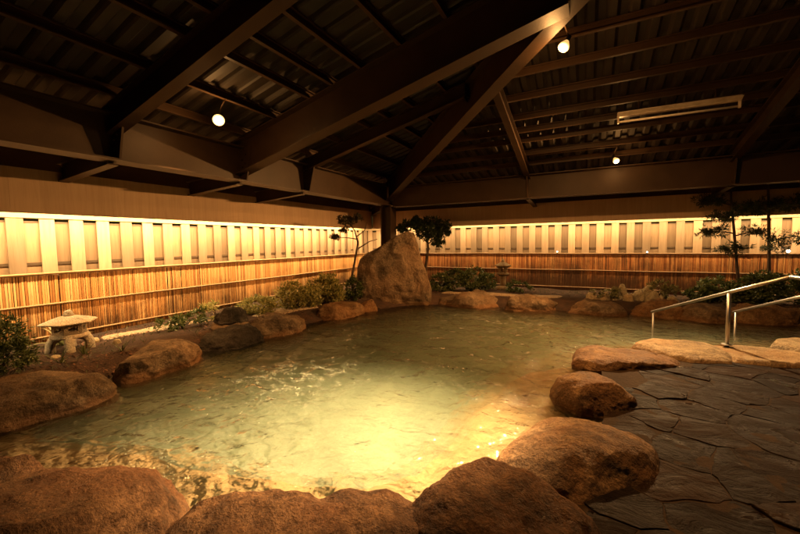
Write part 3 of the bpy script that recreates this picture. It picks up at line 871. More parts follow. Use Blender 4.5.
def rock(name, label, poly, h, mat, seed, flat=1.6, level=5, cat='rock', group='boulders around the pool', **kw):
    vs, fs, c = rock_mesh(poly, h, flat, seed, level, **kw)
    mb = MB(); mb.add(vs, fs); o = mb.build(name, mat, smooth=True, loc=(c[0], c[1], kw.get('z0', 0)))
    tag(o, label, cat, group); return o
def ell(cx, cy_, a, b_, rot=0, n=10, seed=0):
    r = random.Random(seed); o = []
    for i in range(n):
        t = 2*math.pi*i/n; k = r.uniform(.86, 1.1)
        x = a*k*math.cos(t); y = b_*k*math.sin(t)
        o.append((cx + x*math.cos(rot) - y*math.sin(rot), cy_ + x*math.sin(rot) + y*math.cos(rot)))
    return o

# left bank
rock('boulder', 'broad low boulder at the left edge, in front of the small stone lantern', [(-4.55,.95),(-4.42,1.45),(-4.36,1.95),(-4.55,2.12),(-4.95,2.05),(-5.5,1.85),(-5.9,1.5),(-5.9,1.0),(-5.2,.7)], .30, M['rock_grey'], 21, 1.9, 6, rough=.055)
rock('boulder', 'long flat-topped boulder on the left bank, just right of the stone lantern', [(-4.72,2.12),(-4.58,2.4),(-4.66,2.9),(-4.85,3.3),(-5.15,3.3),(-5.4,2.9),(-5.25,2.3),(-5.0,2.1)], .34, M['rock_grey'], 33, 1.9, 6, rough=.05)
rock('boulder', 'dark low wet rock between two boulders on the left bank', [(-5.2,3.3),(-4.85,3.45),(-4.72,3.9),(-4.78,4.3),(-5.1,4.4),(-5.5,4.0),(-5.5,3.5)], .24, M['rock_dark'], 12, 1.6, 5, rough=.10)
rock('boulder', 'rounded brown boulder below the azalea bushes', [(-4.9,4.1),(-4.6,4.5),(-4.55,5.0),(-4.7,5.4),(-5.1,5.45),(-5.5,5.1),(-5.5,4.4),(-5.2,4.05)], .36, M['rock_grey'], 45, 1.6, 6, rough=.06)
rock('boulder', 'brown boulder left of the tall standing stone', [(-5.1,5.75),(-4.65,5.95),(-4.4,6.5),(-4.45,7.05),(-4.8,7.15),(-5.2,6.8),(-5.35,6.2)], .33, M['rock'], 52, 1.6, 5, rough=.07)
rock('boulder', 'low stone at the foot of the standing stone', [(-4.95,6.9),(-4.55,6.95),(-4.35,7.25),(-4.5,7.5),(-4.95,7.45)], .24, M['rock'], 58, 1.5, 4, rough=.08)

# tall standing stone: star outline in an upright plane, with real thickness
def standing_stone():
    prof = [(-.02,-.12),(0,.35),(.0,.95),(.08,1.18),(.2,1.29),(.45,1.42),(.72,1.58),(1.03,1.76),(1.30,1.87),(1.46,1.83),(1.53,1.6),(1.62,1.24),(1.80,.65),(1.90,.36),(1.86,0),(1.80,-.12),(.95,-.18)]
    a0 = Vector((-5.02, 7.32, 0)); u = Vector((1.6, .97, 0)).normalized(); n = Vector((u.y, -u.x, 0))
    cx, cz, f = star(prof); vs0, fs = ICO[6]; out = []
    rnd = random.Random(4); planes = []
    for (nx, nz, c) in ((-.3,.25,.70),(.45,.1,.74),(.05,-.35,.78),(-.2,-.2,.76),(.2,.5,.72)):
        planes.append((Vector((nx, -1.0, nz)).normalized(), c))
    for d in vs0:
        d = Vector(d)
        for pn, c in planes:
            k = d.dot(pn) - c
            if k > 0: d = d - pn*k*.9
        hd = math.hypot(d.x, d.z); t = math.atan2(d.z, d.x)
        r = f(t)*min(1.0, hd**.55)
        th = .46*(1 - .25*max(0, d.z))
        s = cx + math.cos(t)*r; z = cz + math.sin(t)*r; dep = -d.y*th
        q = Vector((s, z, dep))
        a = noise.fractal(q*1.1 + Vector((3, 7, 1)), 1, 2, 3)*.06 + noise.fractal(q*3.2, .75, 2.1, 7)*.042 - abs(noise.noise(q*1.9))*.05 - .05*max(0, .25 - abs(noise.noise(Vector((s*.6 + z*.8, z*.35 - s*.4, 2.2))))*3)
        dep += a*(1 if d.y < 0 else .7)*1.25
        s += .025*noise.noise(q*2.5 + Vector((9, 1, 2))); z += .025*noise.noise(q*2.5 + Vector((1, 9, 2)))
        p = a0 + u*s + n*(dep - .42); p.z = z
        out.append(p)
    mb = MB(); mb.add(out, fs)
    o = mb.build('standing_stone', M['rock_mono'], smooth=True, loc=(-4.2, 8.0, 0))
    tag(o, 'tall upright standing stone in front of the steel corner post', 'rock')
standing_stone()

# far bank
FB = [([(-3.5,8.5),(-2.3,8.42),(-1.9,8.75),(-1.85,9.2),(-2.5,9.45),(-3.3,9.45),(-3.7,9.0)], .32, 61, 'long low boulder on the far bank, just right of the standing stone', 'rock_grey', 1.7),
      ([(-1.8,8.5),(-1.15,8.4),(-.55,8.75),(-.5,9.1),(-1.0,9.25),(-1.6,9.1)], .30, 62, 'rounded far bank boulder in front of the distant stone lantern', 'rock_grey', 1.5),
      ([(-.45,8.75),(.2,8.55),(.72,8.8),(.75,9.3),(.1,9.5),(-.45,9.3)], .28, 63, 'flat brown far bank boulder left of the rockery', 'rock_grey', 1.7),
      ([(.8,8.9),(1.25,8.75),(1.7,8.9),(1.75,9.3),(1.2,9.5),(.75,9.3)], .33, 64, 'rounded boulder on the far bank directly below the rockery', 'rock', 1.5),
      ([(1.5,8.75),(1.95,8.62),(2.4,8.8),(2.6,9.2),(2.0,9.4),(1.6,9.2)], .26, 65, 'low far bank boulder behind the lower end of the long handrail', 'rock_grey', 1.6),
      ([(2.4,8.8),(2.95,8.8),(3.5,9.0),(3.9,9.3),(3.6,9.7),(2.8,9.6),(2.4,9.3)], .30, 66, 'boulder on the far bank seen between the two handrails', 'rock', 1.6),
      ([(3.7,9.0),(4.4,9.0),(5.0,9.3),(5.0,9.8),(4.2,9.9),(3.7,9.6)], .30, 67, 'far bank boulder at the right edge under the pruned trees', 'rock', 1.6)]
for poly, h, sd, lb, mt, fl in FB: rock('boulder', lb, poly, h, M[mt], sd, fl, 5, rough=.075)

# near bank
rock('boulder', 'big dark russet boulder in the bottom left corner', [(-1.72,.95),(-1.86,1.2),(-2.1,1.3),(-2.45,1.2),(-2.75,1.0),(-2.95,.6),(-2.8,.2),(-2.2,.1),(-1.7,.45)], .60, M['rock_red'], 71, 1.9, 6, rough=.05, base=-.3)
rock('boulder', 'small rock at the left edge beside the pool ledge', [(-3.2,.95),(-3.0,1.0),(-2.95,.7),(-3.2,.4),(-3.7,.4),(-3.7,.8)], .30, M['rock_red'], 72, 1.5, 5, rough=.06)
rock('boulder', 'low dark rock along the bottom edge, left of centre', [(-1.95,1.1),(-1.6,1.32),(-1.2,1.58),(-.85,1.72),(-.66,1.68),(-.6,1.3),(-1.0,.9),(-1.6,.7),(-1.95,.8)], .29, M['rock_red'], 73, 2.4, 6, rough=.05, cuts=4)
rock('boulder', 'large mottled dark boulder at the bottom centre right', [(-.92,1.92),(-.70,2.12),(-.42,2.24),(-.05,2.22),(.16,2.05),(.14,1.75),(-.2,1.4),(-.6,1.35),(-.90,1.55)], .38, M['rock_red'], 74, 1.9, 6, rough=.05, cuts=6)
rock('boulder', 'large pale lit flat boulder beside the paving, nearest the bright water', [(-.56,2.40),(-.34,2.28),(.0,2.26),(.30,2.5),(.46,2.85),(.46,3.1),(.12,3.28),(-.30,3.24),(-.52,2.85)], .21, M['rock'], 75, 1.6, 6, rough=.028, cuts=3, base=-.12)
rock('boulder', 'blunt wedge shaped boulder on the paving edge, middle of the right bank', [(-.28,3.75),(-.08,3.60),(.25,3.68),(.46,3.95),(.40,4.15),(.15,4.35),(-.15,4.2),(-.34,3.95)], .25, M['rock'], 79, 1.8, 6, rough=.03, cuts=4, base=-.12)
rock('boulder', 'wide flat boulder at the water edge, left of the step stones', [(-.18,4.98),(.05,4.82),(.5,4.98),(.95,5.3),(1.05,5.65),(.8,5.85),(.3,5.85),(-.15,5.5)], .15, M['rock'], 77, 3.6, 6, rough=.03, cuts=4, base=-.15)
SG = 'flat stones at the handrail steps'
rock('step_stone', 'yellow lit flat step stone at the foot of the handrail post', [(.52,6.1),(.80,5.78),(1.15,5.58),(1.58,5.70),(1.66,6.1),(1.5,6.6),(.8,6.65)], .125, M['slab'], 81, 4.5, 6, 'step stone', SG, rough=.022, cuts=2, base=-.15)
rock('step_stone', 'yellow lit flat step stone just right of the handrail post', [(1.60,5.76),(1.95,5.78),(2.46,6.02),(2.56,6.45),(2.2,6.8),(1.60,6.6)], .13, M['slab'], 82, 4.5, 6, 'step stone', SG, rough=.022, cuts=2, base=-.15)
rock('step_stone', 'lit flat step stone at the right edge below the shorter handrail', [(2.18,6.76),(2.52,6.45),(3.0,6.7),(3.3,7.2),(2.9,7.4),(2.4,7.1)], .15, M['slab'], 83, 4.5, 6, 'step stone', SG, rough=.022, cuts=2, base=-.15)

# dark boulder on a pale flat stone
rock('flat_stone', 'pale flat stone carrying a black boulder on the left bank', ell(-5.46, 4.12, .34, .26, .5, 9, 2), .14, M['rock_grey'], 91, 2.2, 4, 'stone', None, rough=.05, base=-.1, z0=.16)
rock('garden_boulder', 'black rounded boulder resting on a pale flat stone', ell(-5.46, 4.13, .30, .22, .5, 10, 5), .22, M['rock_dark'], 92, 1.4, 5, 'rock', None, rough=.08, base=-.05, z0=.30)

# rockery of small pale stones on the far bank
RK = [(.05,9.75,.16,.14),(.32,9.8,.18,.17),(.55,9.95,.2,.25),(.8,9.75,.18,.2),(1.02,9.95,.2,.27),(1.25,9.78,.19,.26),(1.45,9.95,.2,.2),(1.62,9.75,.17,.16),(.7,10.1,.16,.34),(1.2,10.1,.18,.36)]
RL = ['leftmost small pale stone of the rockery', 'second small pale stone from the left of the rockery', 'taller pale stone left of the middle of the rockery', 'pale stone at the front middle of the rockery',
      'pale stone in the middle of the rockery', 'pale pointed stone right of the middle of the rockery', 'pale stone toward the right of the rockery', 'rightmost small pale stone of the rockery',
      'left one of the two tallest stones at the back of the rockery', 'right one of the two tallest stones at the back of the rockery']
for i, (x, y, r, h) in enumerate(RK):
    rock('rockery_stone', RL[i], ell(x, y, r, r*.75, i*.7, 8, i), h, M['pale_rock'], 100+i, 1.2, 3, 'stone', 'rockery stones on the far bank', rough=.14, base=-.1, z0=.18, cuts=9)
# a few pale stones by the near lantern
PS = [(-6.1,2.72,.08,'small pale stone right of the near stone lantern'),(-6.55,2.62,.09,'small pale stone behind the near stone lantern, by the fence'),(-6.05,2.02,.07,'small pale stone at the foot of the near stone lantern')]
for i, (x, y, r, lb) in enumerate(PS):
    rock('garden_stone', lb, ell(x, y, r, r*.8, i, 8, i+40), r*.9, M['pale_rock'], 140+i, 1.3, 3, 'stone', 'pale stones by the near lantern', rough=.1, base=-.05, z0=.17)

# ------------------------------------------------------------------ stone lanterns
def yukimi(x, y, z):
    e = empty('stone_lantern', (x, y, z), 'pale low stone lantern on arched legs with a broad flat roof', 'stone lantern', rz=.4)
    g = M['granite']
    for k in range(4):
        t = .4 + math.pi/4 + k*math.pi/2; c, s = math.cos(t), math.sin(t)
        mb = MB(); pts = []; rad = []
        for r, zz, rr in ((.205, -.04, .066), (.205, .05, .060), (.20, .12, .056), (.17, .175, .062), (.11, .21, .066)):
            pts.append((x+c*r, y+s*r, z+zz)); rad.append(rr)
        mb.tube(pts, rad, 8); mb.build('leg', g, e, smooth=True)
    mb = MB(); mb.lathe([(.17,.185),(.205,.19),(.212,.215),(.20,.245),(.15,.25)], (x, y, z), 24, rot=.4); mb.build('platform', g, e, bevel=.006)
    # fire box with window openings
    mb = MB(); n = 6
    for k in range(n):
        t0 = .4 + 2*math.pi*k/n; t1 = .4 + 2*math.pi*(k+1)/n
        for (a, b_, z0, z1) in ((0,.22,.25,.37),(.78,1,.25,.37),(.22,.78,.25,.28),(.22,.78,.345,.37)):
            R0, R1 = .185, .15
            q = []
            for R_ in (R0, R1):
                A = Vector((math.cos(t0)*R_, math.sin(t0)*R_, 0)); B = Vector((math.cos(t1)*R_, math.sin(t1)*R_, 0))
                P0 = A.lerp(B, a); P1 = A.lerp(B, b_)
                q += [(x+P0.x, y+P0.y, z+z0), (x+P1.x, y+P1.y, z+z0), (x+P1.x, y+P1.y, z+z1), (x+P0.x, y+P0.y, z+z1)]
            mb.add(q, [(0,1,2,3),(7,6,5,4),(0,4,5,1),(3,2,6,7),(0,3,7,4),(1,5,6,2)])
    mb.lathe([(.118,.252),(.118,.258)], (x, y, z), 12)
    mb.build('fire_box', g, e)
    mb = MB(); mb.lathe([(.14,.37),(.26,.378),(.318,.392),(.322,.408),(.28,.425),(.19,.455),(.10,.480),(.06,.49)], (x, y, z), 6, rot=.4)
    r = mb.build('roof', g, e, bevel=.012)
    mb = MB(); mb.lathe([(.055,.49),(.062,.505),(.045,.52),(.05,.535),(.035,.555),(.008,.567)], (x, y, z), 16); mb.build('finial', g, e, smooth=True)
yukimi(-6.33, 2.27, .17)
def tall_lantern(x, y, z):
    e = empty('stone_lantern', (x, y, z), 'small distant stone lantern on a pedestal in front of the far fence', 'stone lantern')
    g = M['tan_granite']
    mb = MB(); mb.lathe([(.21,-.05),(.21,.06),(.17,.10),(.12,.12)], (x, y, z), 6); mb.build('base', g, e, bevel=.01)
    mb = MB(); mb.lathe([(.10,.11),(.085,.2),(.09,.27),(.085,.36),(.10,.40)], (x, y, z), 16); mb.build('shaft', g, e, smooth=True)
    mb = MB(); mb.lathe([(.10,.40),(.18,.45),(.18,.49),(.12,.50)], (x, y, z), 6); mb.build('platform', g, e, bevel=.006)
    mb = MB()
    for k in range(4):
        t = math.pi/4 + k*math.pi/2
        cx, cy_ = x + math.cos(t)*.105, y + math.sin(t)*.105
        mb.box((cx-.03, cy_-.03, z+.49), (cx+.03, cy_+.03, z+.66))
    mb.box((x-.135, y-.135, z+.632), (x+.135, y+.135, z+.662)); mb.build('fire_box', g, e)
    mb = MB(); mb.lathe([(.15,.66),(.23,.68),(.235,.71),(.16,.75),(.07,.80),(.04,.81)], (x, y, z), 6); mb.build('roof', g, e, bevel=.01)
    mb = MB(); mb.lathe([(.04,.80),(.055,.83),(.035,.86),(.006,.89)], (x, y, z), 12); mb.build('finial', g, e, smooth=True)
tall_lantern(-2.2, 10.6, .18)

# ------------------------------------------------------------------ plants
def leaf(mb, p, d, up, L, w, tone):
    d = d.normalized(); s = d.cross(up)
    if s.length < 1e-3: s = d.orthogonal()
    s.normalize(); n = s.cross(d)
    mb.add([p, p + d*L*.45 + s*w + n*L*.06, p + d*L, p + d*L*.45 - s*w + n*L*.06], [(0, 1, 2, 3)], tone)
def rdir(r): 
    while True:
        v = Vector((r.uniform(-1, 1), r.uniform(-1, 1), r.uniform(-1, 1)))
        if .05 < v.length < 1: return v.normalized()
def shrub(name, label, clumps, n, L, w, mat, seed, cat='shrub', group=None, base=None, stems=True, shell=.55):
    r = random.Random(seed)
    x, y, z = base if base else (clumps[0][0], clumps[0][1], .15)
    e = empty(name, (x, y, z), label, cat, group)
    mb = MB(); vol = [c[3]*c[4]*c[5] for c in clumps]; tv = sum(v**.67 for v in vol)
    for c, v in zip(clumps, vol):
        k = int(n*v**.67/tv)
        # sub-clumps give light and dark tufts
        subs = [(rdir(r), r.uniform(shell, 1.0)) for _ in range(max(4, k//22))]
        for i in range(k):
            sd, sr = subs[r.randrange(len(subs))]
            q = sd*sr + rdir(r)*r.uniform(0, .28)
            p = Vector((c[0] + q.x*c[3], c[1] + q.y*c[4], c[2] + q.z*c[5]))
            if p.z < z - .02: p.z = z + r.uniform(0, .05)
            d = (q.normalized()*.6 + rdir(r)*.9 + Vector((0, 0, .25)))
            leaf(mb, p, d, rdir(r), L*r.uniform(.6, 1.2), w*r.uniform(.6, 1.2), min(1, max(0, r.gauss(.45, .25))))
    mb.build('foliage', mat, e)
    if stems:
        mb = MB()
        for c in clumps:
            for _ in range(3):
                a = Vector((x + r.uniform(-.04, .04), y + r.uniform(-.04, .04), z - .03))
                b_ = Vector((c[0] + r.uniform(-.5, .5)*c[3], c[1] + r.uniform(-.5, .5)*c[4], c[2] + r.uniform(-.2, .4)*c[5]))
                m_ = a.lerp(b_, .5) + rdir(r)*.05*(b_-a).length
                mb.tube([a, m_, b_], [.012, .009, .004], 5)
        mb.build('stems', M['bark'], e)
    return e
# azalea bed, left of the standing stone
AZ = 'azalea bushes left of the standing stone'
shrub('azalea_bush', 'low yellow azalea bush at the left end of the row', [(-6.0,5.2,.34,.36,.36,.2)], 1820, 0.063, 0.0189, M['azalea'], 1, 'bush', AZ, (-6.0,5.2,.16))
bpy.data.objects['azalea_bush']['label'] = 'low azalea bush at the left end of the row by the fence'
shrub('azalea_bush', 'rounded azalea bush in the middle of the row, above the brown boulder', [(-5.75,5.95,.44,.42,.38,.30),(-5.55,6.2,.42,.3,.3,.26)], 3380, 0.069, 0.0203, M['azalea'], 2, 'bush', AZ, (-5.7,6.0,.16))
shrub('azalea_bush', 'tallest pale yellow azalea bush, next to the thin garden tree', [(-5.6,6.8,.52,.42,.38,.36),(-5.25,6.75,.46,.25,.3,.26)], 3900, 0.075, 0.0216, M['azalea'], 3, 'bush', AZ, (-5.5,6.8,.16))
shrub('shrub', 'dark green shrub in the shade behind the standing stone, left side', [(-5.15,7.35,.45,.22,.22,.3)], 1300, 0.069, 0.0189, M['shrub'], 4, 'shrub', None, (-5.15,7.35,.15))
shrub('shrub', 'dark low shrub at the left edge beside the stone lantern', [(-6.05,1.45,.55,.30,.32,.30),(-6.2,1.15,.7,.3,.3,.3),(-5.75,1.55,.38,.24,.2,.18)], 5720, 0.057, 0.0121, M['shrub'], 5, 'shrub', None, (-6.05,1.4,.15))
shrub('ground_plant', 'low green leafy plant by the fence above the long flat boulder', [(-6.3,3.9,.30,.3,.32,.13),(-6.2,3.5,.27,.2,.2,.1)], 420, .11, .02, M['shrub'], 6, 'plant', None, (-6.3,3.8,.16))
shrub('ground_plant', 'wispy yellowish plant at the fence beside the black boulder', [(-6.35,4.5,.36,.24,.26,.2)], 300, .09, .014, M['azalea'], 7, 'plant', None, (-6.35,4.5,.16))
# broad leaved plant behind the lantern
def blade_plant(name, label, x, y, z, n, L, w, mat, seed, cat='plant', group=None):
    r = random.Random(seed); mb = MB()
    for i in range(n):
        t = r.uniform(0, 6.28); el = r.uniform(.5, 1.3); l = L*r.uniform(.7, 1.15)
        prev = None; pts = []
        d = Vector((math.cos(t)*math.cos(el), math.sin(t)*math.cos(el), math.sin(el))); s = Vector((-math.sin(t), math.cos(t), 0))
        p = Vector((x, y, z)); tone = r.random()
        rows = []
        for k in range(6):
            u = k/5; ww = w*math.sin(math.pi*min(.98, .12 + u*.86))
            rows.append((p - s*ww, p + s*ww)); p = p + d*l/5; d = (d + Vector((0, 0, -.22))).normalized()
        vs = [q for row in rows for q in row]
        mb.add(vs, [(2*k, 2*k+1, 2*k+3, 2*k+2) for k in range(5)], tone)
    o = mb.build(name, mat, smooth=True, loc=(x, y, z)); tag(o, label, cat, group); return o
blade_plant('broad_leaf_plant', 'pale broad leaved plant behind the low stone lantern', -6.75, 2.33, .17, 14, .38, .035, M['broad'], 3)
blade_plant('grass_tuft', 'long thin grass tuft in front of the low stone lantern', -5.9, 2.25, .14, 22, .26, .007, M['grass'], 4, 'grass tuft', 'grass tufts in the left garden')
blade_plant('grass_tuft', 'thin grass tuft behind the long flat boulder', -5.6, 2.55, .15, 18, .22, .007, M['grass'], 5, 'grass tuft', 'grass tufts in the left garden')
blade_plant('grass_tuft', 'thin grass tuft behind the broad low boulder at the left edge', -5.75, 1.95, .14, 20, .24, .007, M['grass'], 6, 'grass tuft', 'grass tufts in the left garden')
# scattered grass and litter
r = random.Random(78); mb = MB()
for i in range(9000):
    if r.random() < .55: x = r.uniform(-7.1, -5.0); y = r.uniform(.6, 9.5)
    else: x = r.uniform(-5, 5.5); y = r.uniform(9.1, 11.2)
    if noise.noise(Vector((x*1.1, y*1.1, 6))) < -.15 or inside(x, y, SHORE): continue
    z = gz(x, y); t = r.uniform(0, 6.28)
    leaf(mb, Vector((x, y, z + .006)), Vector((math.cos(t), math.sin(t), r.uniform(-.1, .5))), Vector((r.uniform(-.4, .4), r.uniform(-.4, .4), 1)), r.uniform(.03, .07), .012, r.random())
tag(mb.build('leaf_litter', M['litter']), kind='stuff')
r = random.Random(77); mb = MB()
for i in range(2600):
    if r.random() < .6: x = r.uniform(-7.1, -5.2); y = r.uniform(.8, 8.5)
    else: x = r.uniform(-4, 5.5); y = r.uniform(9.5, 11.2)
    if noise.noise(Vector((x*1.4, y*1.4, 3))) < -.05 or inside(x, y, SHORE): continue
    z = gz(x, y); t = r.uniform(0, 6.28)
    leaf(mb, Vector((x, y, z-.005)), Vector((math.cos(t), math.sin(t), r.uniform(.1, 1.6))), Vector((0, 0, 1)), r.uniform(.04, .11), .006, r.random())
tag(mb.build('grass', M['grass']), kind='stuff')

def limb_tree(name, label, trunk, rad, branches, crowns, n, L, w, mat, seed, cat='tree', group=None, flatk=None):
    r = random.Random(seed); b0 = trunk[0]
    e = empty(name, b0, label, cat, group)
    mb = MB(); mb.tube(trunk, rad, 8)
    tr = mb.build('trunk', M['bark'], e, smooth=True)
    for br in branches:
        mb = MB(); mb.tube(br, [.016 - .010*i/(len(br)-1) for i in range(len(br))], 6); mb.build('branch', M['bark'], e, smooth=True)
    tv = sum(c[3]*c[4] for c in crowns)
    for c in crowns:
        mb = MB(); k = int(n*c[3]*c[4]/tv)
        subs = [rdir(r)*r.uniform(.3, 1.0) for _ in range(max(5, k//16))]
        for i in range(k):
            q = subs[r.randrange(len(subs))] + rdir(r)*r.uniform(0, .22)
            p = Vector((c[0]+q.x*c[3], c[1]+q.y*c[4], c[2]+q.z*c[5]))
            leaf(mb, p, rdir(r) + q*.6, rdir(r), L*r.uniform(.6, 1.2), w*r.uniform(.7, 1.2), r.random())
        mb.build('foliage', mat, e)
    return e
limb_tree('garden_tree', 'thin leaning garden tree with a tufted crown, left of the standing stone',
    [(-5.22,7.45,.15),(-5.28,7.5,.75),(-5.2,7.55,1.2),(-5.14,7.6,1.6),(-5.22,7.58,1.9),(-5.34,7.5,2.1)], [.035,.03,.027,.024,.018,.01],
    [[(-5.14,7.6,1.45),(-4.9,7.75,1.62),(-4.72,7.85,1.68)],[(-5.15,7.6,1.68),(-5.4,7.45,1.73),(-5.62,7.3,1.72)],[(-5.16,7.58,1.75),(-5.0,7.7,1.9),(-4.95,7.72,2.1)]],
    [(-5.36,7.48,2.16,.24,.24,.13),(-5.12,7.6,2.2,.14,.14,.08),(-5.6,7.32,1.75,.14,.14,.06),(-5.42,7.42,1.92,.12,.12,.06)], 1600, .08, .014, M['maple'], 9)
limb_tree('garden_tree', 'dense dark tree with drooping leaves behind the standing stone',
    [(-4.3,9.9,.1),(-4.32,9.92,.8),(-4.25,9.95,1.4),(-4.3,9.95,2.0)], [.05,.045,.04,.02],
    [[(-4.27,9.95,1.5),(-4.0,10.1,1.8),(-3.8,10.2,1.95)],[(-4.28,9.93,1.6),(-4.6,9.8,1.95),(-4.85,9.7,2.15)]],
    [(-4.25,9.98,1.98,.42,.36,.34),(-3.85,10.15,2.0,.28,.26,.26),(-4.6,9.85,2.15,.30,.26,.2),(-3.95,10.1,1.62,.2,.2,.16),(-4.95,9.7,2.02,.2,.2,.18)], 4200, .12, .021, M['conifer'], 10)
PG = 'cloud pruned trees at the right end of the far fence'
def pad(x, y, z, a, h): return (x, y, z, a*.95, a*.8, h*1.35)
limb_tree('pruned_tree', 'left of the two pruned trees, thin trunk with layered foliage pads',
    [(2.98,10.5,.1),(2.88,10.5,.9),(2.80,10.5,1.7),(2.72,10.5,2.45),(2.70,10.5,2.85)], [.034,.03,.026,.022,.018],
    [[(2.72,10.5,2.3),(2.5,10.45,2.38),(2.3,10.4,2.4)],[(2.76,10.5,2.0),(2.6,10.4,2.03),(2.45,10.35,2.04)],[(2.79,10.5,1.68),(2.6,10.4,1.72),(2.35,10.35,1.74)],[(2.80,10.5,1.62),(2.95,10.4,1.68),(3.1,10.35,1.7)],[(2.84,10.5,1.3),(2.75,10.4,1.36)]],
    [pad(2.35,10.42,2.42,.34,.10),pad(2.6,10.42,2.06,.32,.09),pad(2.42,10.38,1.74,.32,.11),pad(3.08,10.38,1.72,.26,.10),pad(2.75,10.38,1.36,.32,.12),pad(2.9,10.45,2.25,.2,.08)], 4200, .085, .008, M['conifer'], 14, 'tree', PG)
limb_tree('pruned_tree', 'right of the two pruned trees, dark straight trunk with pads reaching the right edge',
    [(3.5,10.7,.1),(3.45,10.7,1.2),(3.40,10.7,2.2),(3.36,10.7,2.95)], [.034,.03,.026,.02],
    [[(3.40,10.7,2.15),(3.25,10.6,2.22),(3.1,10.6,2.24)],[(3.40,10.7,2.2),(3.55,10.6,2.26),(3.75,10.6,2.28)],[(3.44,10.7,1.4),(3.5,10.6,1.48)],[(3.43,10.7,1.5),(3.7,10.6,1.58),(3.95,10.55,1.6)]],
    [pad(3.12,10.6,2.24,.34,.13),pad(3.68,10.6,2.28,.42,.13),pad(3.5,10.6,1.47,.3,.2),pad(3.95,10.55,1.62,.32,.14),pad(4.3,10.55,2.1,.36,.14)], 4600, .085, .008, M['conifer'], 15, 'tree', PG)
# shrubs along the far fence
shrub('shrub', 'dark shrub left of the distant lantern, nearest the standing stone', [(-3.75,9.75,.42,.4,.34,.26),(-3.4,9.95,.5,.36,.34,.3)], 2200, .08, 0.0221, M['shrub'], 31, 'shrub', 'shrubs along the far fence', (-3.6,9.85,.16))
shrub('shrub', 'bushy dark green shrub just left of the distant lantern', [(-2.95,10.15,.5,.42,.36,.34),(-2.6,10.3,.42,.3,.3,.24)], 2400, .08, 0.0221, M['shrub'], 32, 'shrub', 'shrubs along the far fence', (-2.85,10.2,.16))
shrub('shrub', 'low dim shrub just right of the distant lantern', [(-1.75,10.3,.32,.34,.3,.16)], 840, .07, 0.0182, M['shrub'], 33, 'shrub', 'shrubs along the far fence', (-1.75,10.3,.16))
shrub('shrub', 'dark shrub below the left pruned tree', [(2.55,10.45,.42,.36,.3,.26),(2.2,10.3,.32,.28,.26,.15)], 2400, .09, 0.0221, M['shrub'], 34, 'shrub', 'shrubs along the far fence', (2.45,10.3,.16))
shrub('shrub', 'large black-green shrub between the two pruned trees', [(3.25,10.4,.5,.4,.32,.34),(3.0,10.2,.34,.3,.26,.17)], 3000, .09, 0.0221, M['shrub'], 35, 'shrub', 'shrubs along the far fence', (3.2,10.25,.16))
shrub('shrub', 'large dark shrub at the right edge under the pruned tree', [(4.0,10.4,.55,.45,.36,.40),(4.5,10.35,.45,.36,.32,.3)], 3400, .09, 0.0221, M['shrub'], 36, 'shrub', 'shrubs along the far fence', (4.1,10.3,.16))
shrub('shrub', 'small yellow-green leafy plant growing over the right side of the rockery', [(1.45,9.9,.45,.28,.24,.2)], 420, .1, .02, M['broad'], 37, 'shrub', None, (1.45,9.9,.2))
shrub('shrub', 'small yellowish plant spilling over the left side of the rockery', [(.4,9.85,.34,.34,.24,.12)], 320, .09, .02, M['broad'], 38, 'shrub', None, (.4,9.85,.2))

# ------------------------------------------------------------------ handrails
def handrail(label, p1, p2, p3, posts, loc):
    e = empty('handrail', loc, label, 'handrail', 'stainless handrails into the pool')
    mb = MB(); mb.tube([Vector(p1), Vector(p2), Vector(p3)], .0215, 12); mb.tube([Vector(p3), Vector(p3) + Vector((.12, -.22, -.01)), Vector(p3) + Vector((.22, -.5, -.02))], .0215, 12)
    mb.build('rail', M['inox'], e, smooth=True)
    for (x, y, z0, z1, rr) in posts:
        mb = MB(); mb.tube([(x, y, z0), (x, y, z1)], rr, 12); po = mb.build('post', M['inox'], e, smooth=True)
        if z0 > -.1:
            mb = MB(); mb.lathe([(.065, 0), (.065, .008), (.03, .014)], (x, y, z0 + .03), 16); mb.build('flange', M['inox'], po, smooth=False)
handrail('longer stainless steel handrail rising from the pool past the step stones', (1.01,7.85,.275), (1.69,6.41,.855), (2.02,5.68,1.14),
         [(1.03,7.81,-.6,.27,.018),(1.69,6.41,.10,.84,.0235)], (1.69,6.41,.1))
handrail('shorter-looking stainless steel handrail at the right edge, behind the longer one', (2.15,7.92,.345), (2.57,6.95,.76), (3.02,5.93,1.14),
         [(2.17,7.87,-.6,.35,.018),(3.0,5.98,.05,1.11,.0235)], (2.17,7.87,0))

